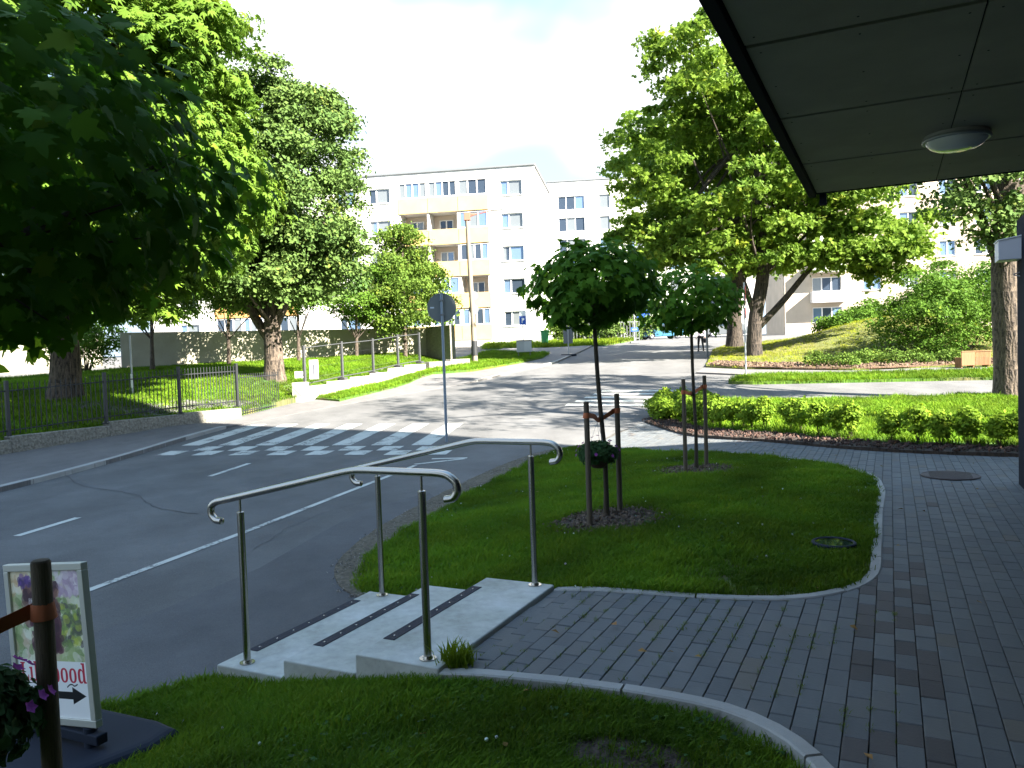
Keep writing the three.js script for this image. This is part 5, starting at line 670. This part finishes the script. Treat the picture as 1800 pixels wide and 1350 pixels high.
// ---------------------------------------------------------------- poster stand
{
  const u = -3.62, v = 2.36, y0 = H0(u, v) - 0.01, t = thing('poster_stand', 'flower shop poster on a spring stand with a black foot', 'poster stand', [u, y0, -v], YAW - 0.42);
  const g = new THREE.ExtrudeGeometry(new THREE.Shape([[-0.5, -0.3], [-0.36, -0.33], [0.36, -0.33], [0.5, -0.3], [0.52, -0.16], [0.4, 0.22], [0.3, 0.28], [-0.3, 0.28], [-0.4, 0.22], [-0.52, -0.16]].map(p => new THREE.Vector2(p[0], -p[1]))), { depth: 0.05, bevelEnabled: true, bevelSize: 0.07, bevelThickness: 0.05, bevelSegments: 4 }); g.rotateX(-Math.PI / 2); g.scale(0.82, 0.8, 0.82); g.translate(0, 0.05, 0); part('foot', g, M.plasticBlack, t);
  part('spring', merge([cyl(0.03, 0.03, 0.1, 0.22, -0.22, 0, 16), cyl(0.03, 0.03, 0.1, 0.22, 0.22, 0, 16)]), M.plasticBlack, t); part('spring_holder', box(-0.3, 0.3, 0.15, 0.2, -0.03, 0.03, 0.008), M.plasticBlack, t);
  const fr = new THREE.Group(); fr.position.set(0, 0.2, 0); fr.rotation.set(-0.03, 0, 0.1); fr.name = 'frame'; t.add(fr);
  const W = 0.285, Hh = 0.77, f = M.galv;
  part('frame_bar', merge([box(-W, W, 0, 0.035, -0.018, 0.018, 0.004), box(-W, W, Hh - 0.035, Hh, -0.018, 0.018, 0.004), box(-W, -W + 0.035, 0.035, Hh - 0.035, -0.018, 0.018, 0.004), box(W - 0.035, W, 0.035, Hh - 0.035, -0.018, 0.018, 0.004)]), mat(lin(0.5, 0.5, 0.44), 0.4, { metalness: 0.3 }), fr); part('back_panel', box(-W + 0.03, W - 0.03, 0.03, Hh - 0.03, -0.006, 0.004), M.white, fr);
  const c = document.createElement('canvas'); c.width = 580; c.height = 840; const x = c.getContext('2d'), R = rng(77);
  x.fillStyle = '#f3f4f2'; x.fillRect(0, 0, 580, 840); x.fillStyle = '#c6cfa0'; x.fillRect(0, 0, 580, 520);
  const blot = (n, x0, x1, ya, yb, cols, r) => { for (let i = 0; i < n; i++) { x.fillStyle = cols[Math.floor(R() * cols.length)]; x.globalAlpha = 0.55; x.beginPath(); x.ellipse(lerp(x0, x1, R()), lerp(ya, yb, R()), r * (0.4 + R()), r * (0.4 + R()), R() * 3, 0, 7); x.fill(); } x.globalAlpha = 1; };
  blot(420, 0, 580, 0, 520, ['#dfe6c8', '#a9bd7e', '#8fa66a', '#eef0e2', '#c9b79a', '#d8d3b4', '#74905a'], 34); blot(90, 380, 580, 0, 140, ['#d9c7d6', '#b79ab8', '#e9e0e6'], 26); blot(120, 360, 560, 200, 420, ['#7d9a52', '#bcc94e', '#5f6a50', '#4a4450'], 22); blot(60, 0, 160, 0, 120, ['#e8d9b6', '#d2b48a', '#f2ecd8'], 30); blot(160, 120, 380, 90, 300, ['#4a2834', '#5a3340', '#3d2230', '#7a5a50', '#a8806a'], 34); blot(120, 170, 380, 300, 470, ['#4c2434', '#3b1c2b', '#5d3344'], 30); blot(26, 70, 180, 30, 90, ['#5a3c8c', '#7a56a8', '#46306e'], 16); blot(26, 150, 260, 160, 260, ['#f4f2ee', '#e6e2dc'], 12);
  x.fillStyle = '#f4f5f4'; x.fillRect(0, 520, 580, 320); x.fillStyle = '#c01f3d'; x.font = 'bold 150px serif'; x.textAlign = 'center'; x.fillText('Lillepood', 290, 640, 548); x.fillStyle = '#181620'; x.beginPath(); x.moveTo(548, 712); x.lineTo(440, 664); x.lineTo(440, 692); x.lineTo(60, 692); x.lineTo(60, 734); x.lineTo(440, 734); x.lineTo(440, 762); x.fill(); x.lineWidth = 7; x.strokeStyle = '#181620'; x.beginPath(); x.moveTo(400, 668); x.quadraticCurveTo(430, 640, 452, 654); x.quadraticCurveTo(462, 664, 486, 646); x.stroke();
  const q = new THREE.CanvasTexture(c); q.colorSpace = THREE.SRGBColorSpace; part('poster', new THREE.PlaneGeometry(2 * W - 0.07, Hh - 0.07).translate(0, Hh / 2, 0.0065), new THREE.MeshPhysicalMaterial({ map: q, roughness: 0.35, clearcoat: 0.4, clearcoatRoughness: 0.12 }), fr);
}

// ---------------------------------------------------------------- buildings
const geoCache = new Map(); const cached = (k, f) => { if (!geoCache.has(k)) geoCache.set(k, f()); return geoCache.get(k); };
const glassKinds = [M.glassDark, M.glassBlue, M.glassGrey, M.glassBlue];
function windowAt(parent, x, y, z, w, h, R, o = {}) { // x, y lower left corner; z wall face; panes split as given
  const split = o.split || [0.36, 1], k = [w, h, split.join()].join('_');
  const fr = cached('f' + k, () => { const g = [box(0, w, 0, 0.07, -0.2, -0.1), box(0, w, h - 0.07, h, -0.2, -0.1), box(0, 0.07, 0.07, h - 0.07, -0.2, -0.1), box(w - 0.07, w, 0.07, h - 0.07, -0.2, -0.1)]; split.slice(0, -1).forEach(s => g.push(box(w * s - 0.05, w * s + 0.05, 0.07, h - 0.07, -0.195, -0.105))); return merge(g); });
  const f = part('window', fr, M.white, parent); f.position.set(x, y, z);
  let a = 0; split.forEach((s, i) => { const x0 = w * a + (i ? 0.05 : 0.07), x1 = w * s - (i < split.length - 1 ? 0.05 : 0.07); a = s; const p = part('pane', cached('p' + k + i, () => box(x0, x1, 0.07, h - 0.07, -0.17, -0.15)), glassKinds[Math.floor(R() * 4)], f); if (o.curtain && R() < 0.4) part('curtain', cached('c' + k + i, () => box(x0, x0 + (x1 - x0) * 0.5, 0.07, h - 0.07, -0.145, -0.14)), M.glassGrey, f); });
  if (!o.noSill) part('sill', cached('s' + w, () => box(-0.06, w + 0.06, -0.05, 0, -0.1, 0.07, 0.006)), M.white, f);
  return f;
}
function facadeWall(w0, w1, h, holes, th, uvScale) { const s = new THREE.Shape([[w0, 0], [w1, 0], [w1, h], [w0, h]].map(p => new THREE.Vector2(...p))); for (const [x0, x1, y0, y1] of holes) s.holes.push(new THREE.Path([[x0, y0], [x0, y1], [x1, y1], [x1, y0]].map(p => new THREE.Vector2(...p)))); return new THREE.ExtrudeGeometry(s, { depth: th, bevelEnabled: false }).translate(0, 0, -th); }
{ // white five-storey block; local x = 0 at the right end of the yellow balconies, y = 0 at the floor line of the lowest storey
  const [u, v] = uvOf(-1.5, 66), R = rng(1201), y0 = 2.2, b = thing('apartment_building', 'white five storey apartment building with yellow balconies', 'building', [u, y0, -v], yawOf(0.988, -0.153));
  const st = 2.72, Hw = 14.95, holes = [], wins = [];
  const fl = i => 1.72 + i * st; // window sill heights
  for (let i = 0; i < 5; i++) for (const x of [1.05, -10.35, -13.4, -28.4]) { holes.push([x, x + 1.85, fl(i), fl(i) + 1.25]); wins.push([x, fl(i)]); }
  const lg = [[-7.8, 0, M.yellow], [-25, -17.2, M.orange]];
  for (const [a, c] of lg) holes.push([a, c, 0.9, 14.1]);
  part('wall', facadeWall(-31, 3.95, Hw, holes, 0.35), M.whiteWall, b);
  part('core', box(-30.98, 3.93, -2, Hw - 0.01, -12, -1.8), M.whiteWall, b); part('side_wall', box(3.55, 3.93, 0, Hw - 0.02, -1.8, -0.36), M.whiteWall, b); part('roof_edge', box(-31.1, 4.05, Hw, Hw + 0.14, -12, 0.1), M.greyPaint, b);
  part('plinth', box(-31, 3.9, -2.2, -0.01, -1.79, -0.12), M.paleWall, b); for (const x of [1.2, -9.6, -13]) part('cellar_window', box(x, x + 1.3, -0.75, -0.35, -0.14, -0.08), M.glassDark, b);
  for (const [x, y] of wins) windowAt(b, x, y, 0, 1.85, 1.25, R, { curtain: true });
  for (const [a, c, col] of lg) {
    const bw = (c - a) / 3;
    for (let k = 0; k < 4; k++) part('fin', box(a + k * bw - 0.09 + (k === 0 ? 0.095 : k === 3 ? -0.095 : 0), a + k * bw + 0.09 + (k === 0 ? 0.095 : k === 3 ? -0.095 : 0), 0.92, 14.08, -1.78, -0.05), M.whiteWall, b);
    for (let i = 0; i < 5; i++) {
      const yb = fl(i) - 0.84; part('balcony_floor', box(a + 0.01, c - 0.01, yb - 0.18, yb + 0.02, -1.79, -0.06), M.whiteWall, b);
      for (let k = 0; k < 3; k++) {
        const x0 = a + k * bw + 0.1, x1 = a + (k + 1) * bw - 0.1; part('balcony_panel', box(x0 - 0.08, x1 + 0.08, yb - 0.2, yb + 1.08, -0.045, 0.04, 0.01), col, b);
        part('back_wall', box(x0, x1, yb + 0.03, yb + 2.5, -1.79, -1.74), M.loggia, b);
        const glazed = i === 4 || (k === 2 && i !== 1) || (k === 1 && i < 2) || (i === 0);
        if (glazed) windowAt(b, x0, yb + 1.1, 0.06, x1 - x0, 1.36, R, { split: R() < 0.5 ? [0.25, 0.5, 0.75, 1] : [0.33, 0.66, 1], noSill: true });
        else windowAt(b, x0 + 0.5, yb + 0.95, -1.52, 1.2, 1.15, R, { split: [0.5, 1] });
      }
    }
  }
}
{ // white block farther uphill
  const [u, v] = uvOf(6.3, 105), R = rng(1202), b = thing('apartment_building', 'far white building with blue banded windows up the street', 'building', [u, 3.0, -v], yawOf(0.99, -0.12)), holes = [], wins = [];
  for (let i = 0; i < 6; i++) for (const [x, w] of [[0.6, 3.5], [6, 1.4], [9.5, 3.5], [15, 1.4], [19, 3.5]]) { holes.push([x, x + w, 3.2 + i * 2.85, 5.0 + i * 2.85]); wins.push([x, 3.2 + i * 2.85, w]); }
  part('wall', facadeWall(-0.8, 26, 21.2, holes, 0.35), M.whiteWall, b); part('core', box(-0.79, 25.99, -2, 21.19, -12, -0.6), M.whiteWall, b); part('roof_edge', box(-0.9, 26.1, 21.2, 21.35, -12, 0.1), M.greyPaint, b);
  for (const [x, y, w] of wins) windowAt(b, x, y, 0, w, 1.8, R, { split: w > 2 ? [0.31, 0.64, 1] : [1], noSill: true });
  const p = part('blue_banner', box(10.6, 12.2, 1.6, 5.6, 0.06, 0.12), M.blue, b);
}
{ // beige block behind the mound
  const [u, v] = uvOf(27, 74), R = rng(1203), b = thing('apartment_building', 'sunlit beige building with small windows behind the big maple', 'building', [u, 2.2, -v], yawOf(0.985, -0.17)), holes = [], wins = [];
  for (let i = 0; i < 6; i++) for (const [x, w] of [[1.5, 2.6], [6, 1.6], [9.2, 1.6], [12.6, 1.4], [15.6, 1.4], [18.6, 1.6], [22, 2.6], [27, 1.6]]) { holes.push([x, x + w, 1.4 + i * 2.8, 2.8 + i * 2.8]); wins.push([x, 1.4 + i * 2.8, w]); }
  part('wall', facadeWall(-1, 32, 18.4, holes, 0.35), M.beige, b); part('core', box(-0.99, 31.99, -2, 18.39, -12, -0.6), M.beige, b); part('roof_edge', box(-1.1, 32.1, 18.4, 18.55, -12, 0.1), M.greyPaint, b); part('plinth', box(-0.98, 31.98, -2, -0.01, -0.59, -0.1), M.paleWall, b);
  for (const [x, y, w] of wins) windowAt(b, x, y, 0, w, 1.4, R, { split: w > 2 ? [0.33, 0.66, 1] : [0.5, 1] });
  for (let i = 1; i < 6; i++) for (const x of [1.3, 21.8]) { const g = part('balcony', merge([box(x, x + 3, 0.4 + i * 2.8, 0.55 + i * 2.8, 0.01, 1.2), box(x, x + 3, 0.55 + i * 2.8, 1.45 + i * 2.8, 1.14, 1.2), box(x, x + 0.06, 0.55 + i * 2.8, 1.45 + i * 2.8, 0.01, 1.13), box(x + 2.94, x + 3, 0.55 + i * 2.8, 1.45 + i * 2.8, 0.01, 1.13)]), M.whiteWall, b); }
}
{ // pale garage row beyond the left lawn
  const [u, v] = uvOf(-38.5, 46), b = thing('garage', 'low white garage beyond the lawn at the left edge', 'garage', [u, 1.0, -v], yawOf(0.99, 0.1));
  part('wall', box(0, 11.5, -1, 2.7, -6, 0, 0.02), M.render, b); part('roof', box(-0.15, 11.65, 2.7, 2.85, -6.15, 0.2, 0.02), M.greyPaint, b); for (const x of [0.8, 4.4]) part('door', box(x, x + 2.4, 0, 2.1, 0.002, 0.04, 0.01), M.paleWall, b);
}
{ const f = thing('far_fence', 'dark bar fence in front of the bushes at the top of the street', 'fence'), a = uvOf(4.4, 64.5), b = uvOf(11, 67), g = box(-0.03, 0.03, 0, 1.7, -0.03, 0.03); for (let k = 0; k <= 24; k++) { const t = k / 24, q = [lerp(a[0], b[0], t), lerp(a[1], b[1], t)], m = part('bar', g, M.greyPaint, f); m.position.set(q[0], H0(...q), -q[1]); } for (const h of [0.2, 1.6]) part('rail', limb([V(a[0], H0(...a) + h, -a[1]), V((a[0] + b[0]) / 2, (H0(...a) + H0(...b)) / 2 + h, -(a[1] + b[1]) / 2), V(b[0], H0(...b) + h, -b[1])], 0.03, 0.03, { k: 4, n: 2, rough: 0 }), M.greyPaint, f); }
{ const [u, v] = uvOf(1.95, 62.6), t = thing('gate_pillars', 'pair of dark gate pillars at the corner of the white building', 'gate', [u, H0(u, v), -v], YAW); part('pillar', box(-0.2, 0.1, 0, 2.2, -0.15, 0.15, 0.01), M.greyPaint, t); part('pillar', box(0.25, 0.5, 0, 1.7, -0.15, 0.15, 0.01), M.greyPaint, t); }

// ---------------------------------------------------------------- parked cars and the walker
function car(label, x, d, turn, paint) {
  const [u, v] = uvOf(x, d), t = thing('parked_car', label, 'car', [u, H0(u, v) + 0.01, -v], YAW + turn, 'cars parked at the top of the street');
  const body = new THREE.Shape(); body.moveTo(-2.05, 0.3); body.lineTo(-2.1, 0.75); body.quadraticCurveTo(-2.05, 0.9, -1.75, 0.95); body.lineTo(-1.0, 1.0); body.quadraticCurveTo(-0.5, 1.42, 0, 1.45); body.lineTo(0.9, 1.42); body.quadraticCurveTo(1.5, 1.3, 1.85, 0.98); body.lineTo(2.1, 0.85); body.lineTo(2.1, 0.35); body.lineTo(1.7, 0.28); body.absarc(1.3, 0.32, 0.38, 0, Math.PI, false); body.lineTo(-0.85, 0.28); body.absarc(-1.25, 0.32, 0.38, 0, Math.PI, false); body.lineTo(-2.05, 0.3);
  part('body', new THREE.ExtrudeGeometry(body, { depth: 1.5, bevelEnabled: true, bevelSize: 0.08, bevelThickness: 0.12, bevelSegments: 4 }).translate(0, 0, -0.75), new THREE.MeshPhysicalMaterial({ color: paint, roughness: 0.35, clearcoat: 1, clearcoatRoughness: 0.05 }), t);
  for (const z of [-0.885, 0.875]) { const w = new THREE.Shape([[-0.85, 1.02], [-0.4, 1.34], [0.05, 1.38], [0.85, 1.35], [1.45, 1.02]].map(p => new THREE.Vector2(...p))); part('side_window', new THREE.ExtrudeGeometry(w, { depth: 0.01, bevelEnabled: false }).translate(0, 0, z), M.glassDark, t); }
  for (const [wx, z] of [[-1.25, -0.8], [-1.25, 0.8], [1.3, -0.8], [1.3, 0.8]]) { const w = part('wheel', new THREE.CylinderGeometry(0.32, 0.32, 0.2, 24).rotateX(Math.PI / 2).translate(wx, 0.32, z), M.rubber, t); part('rim', new THREE.CylinderGeometry(0.19, 0.19, 0.22, 16).rotateX(Math.PI / 2).translate(wx, 0.32, z), M.galv, w); }
  for (const z of [-0.6, 0.6]) part('headlight', box(-2.2, -2.1, 0.62, 0.76, z - 0.15, z + 0.15, 0.02), M.white, t);
}
car('teal blue parked car below the farther globe tree', 14.0, 73, 0.2, lin(0.03, 0.12, 0.2)); car('dark grey parked car behind the second maple', 19.8, 73, 0.1, lin(0.08, 0.09, 0.1));
{ // walker in a pale top and dark trousers, seen from behind, in mid stride
  const [u, v] = uvOf(11.25, 46.4), joints = [[[0, 0.93, 0], [0, 1.22, 0], 0.135, 0.12], [[0, 1.22, 0], [0, 1.4, 0.01], 0.15, 0.1], [[-0.16, 1.38, 0], [0.16, 1.38, 0], 0.065, 0.065], [[0, 1.42, 0], [0, 1.52, 0], 0.055, 0.05], [[0, 1.58, -0.01], [0, 1.66, -0.01], 0.085, 0.095], [[-0.19, 1.36, 0], [-0.25, 1.1, 0.05], 0.055, 0.043], [[-0.25, 1.1, 0.05], [-0.25, 0.85, -0.04], 0.043, 0.032], [[0.19, 1.36, 0], [0.25, 1.1, -0.03], 0.055, 0.043], [[0.25, 1.1, -0.03], [0.27, 0.84, -0.1], 0.043, 0.032], [[-0.25, 0.84, -0.04], [-0.25, 0.74, -0.06], 0.034, 0.024], [[0.27, 0.83, -0.1], [0.27, 0.73, -0.13], 0.034, 0.024], [[-0.09, 0.9, 0], [-0.1, 0.5, -0.14], 0.095, 0.062], [[-0.1, 0.5, -0.14], [-0.1, 0.09, -0.16], 0.06, 0.042], [[-0.1, 0.05, -0.14], [-0.11, 0.04, -0.3], 0.042, 0.036], [[0.09, 0.9, 0], [0.1, 0.5, 0.06], 0.095, 0.062], [[0.1, 0.5, 0.06], [0.1, 0.1, 0.24], 0.06, 0.042], [[0.1, 0.06, 0.24], [0.11, 0.04, 0.1], 0.042, 0.036]];
  const sd = (x, y, z) => { let m = 9; for (const [a, b, r0, r1] of joints) { const bx = b[0] - a[0], by = b[1] - a[1], bz = b[2] - a[2], t = clamp(((x - a[0]) * bx + (y - a[1]) * by + (z - a[2]) * bz) / (bx * bx + by * by + bz * bz), 0, 1), q = Math.hypot(x - a[0] - bx * t, y - a[1] - by * t, z - a[2] - bz * t) - lerp(r0, r1, t), k = 0.03, h = Math.max(k - Math.abs(m - q), 0) / k; m = Math.min(m, q) - h * h * k / 4; } return m; };
  const N = 96, mc = new MarchingCubes(N, mat(lin(1, 1, 1), 0.8), false, false, 120000); mc.isolation = 0; for (let k = 0; k < N; k++) for (let j = 0; j < N; j++) for (let i = 0; i < N; i++) mc.field[i + j * N + k * N * N] = -sd((i / N * 2 - 1) * 0.95, (j / N * 2 - 1) * 0.95 + 0.88, (k / N * 2 - 1) * 0.95);
  mc.update(); const n = mc.count, P = [], C = []; for (let i = 0; i < n; i++) { const x = mc.positionArray[i * 3] * 0.95, y = mc.positionArray[i * 3 + 1] * 0.95 + 0.88, z = mc.positionArray[i * 3 + 2] * 0.95; P.push(x, y, z); const arm = Math.abs(x) > 0.2; C.push(...(y > 1.6 ? [0.06, 0.04, 0.03] : y > 1.46 ? [0.45, 0.28, 0.2] : arm && y < 0.86 ? [0.45, 0.28, 0.2] : y > 0.95 || arm ? [0.62, 0.55, 0.62] : y > 0.08 ? [0.02, 0.02, 0.025] : [0.05, 0.04, 0.04])); }
  let g = new THREE.BufferGeometry(); g.setAttribute('position', new THREE.Float32BufferAttribute(P, 3)); g.setAttribute('color', new THREE.Float32BufferAttribute(C, 3)); g = mergeVertices(g, 1e-4); g.computeVertexNormals();
  const t = thing('person', 'person in a pale top and dark trousers walking up the street', 'person', [u, H0(u, v) + 0.004, -v], YAW); part('body', g, new THREE.MeshStandardMaterial({ vertexColors: true, roughness: 0.85 }), t); part('bag', box(0.22, 0.34, 0.5, 0.78, -0.22, -0.02, 0.04), M.darkPanel, t);
}

scene.traverse(o => { if (o.isMesh) { o.castShadow = true; o.receiveShadow = true; } });
renderer.render(scene, camera);
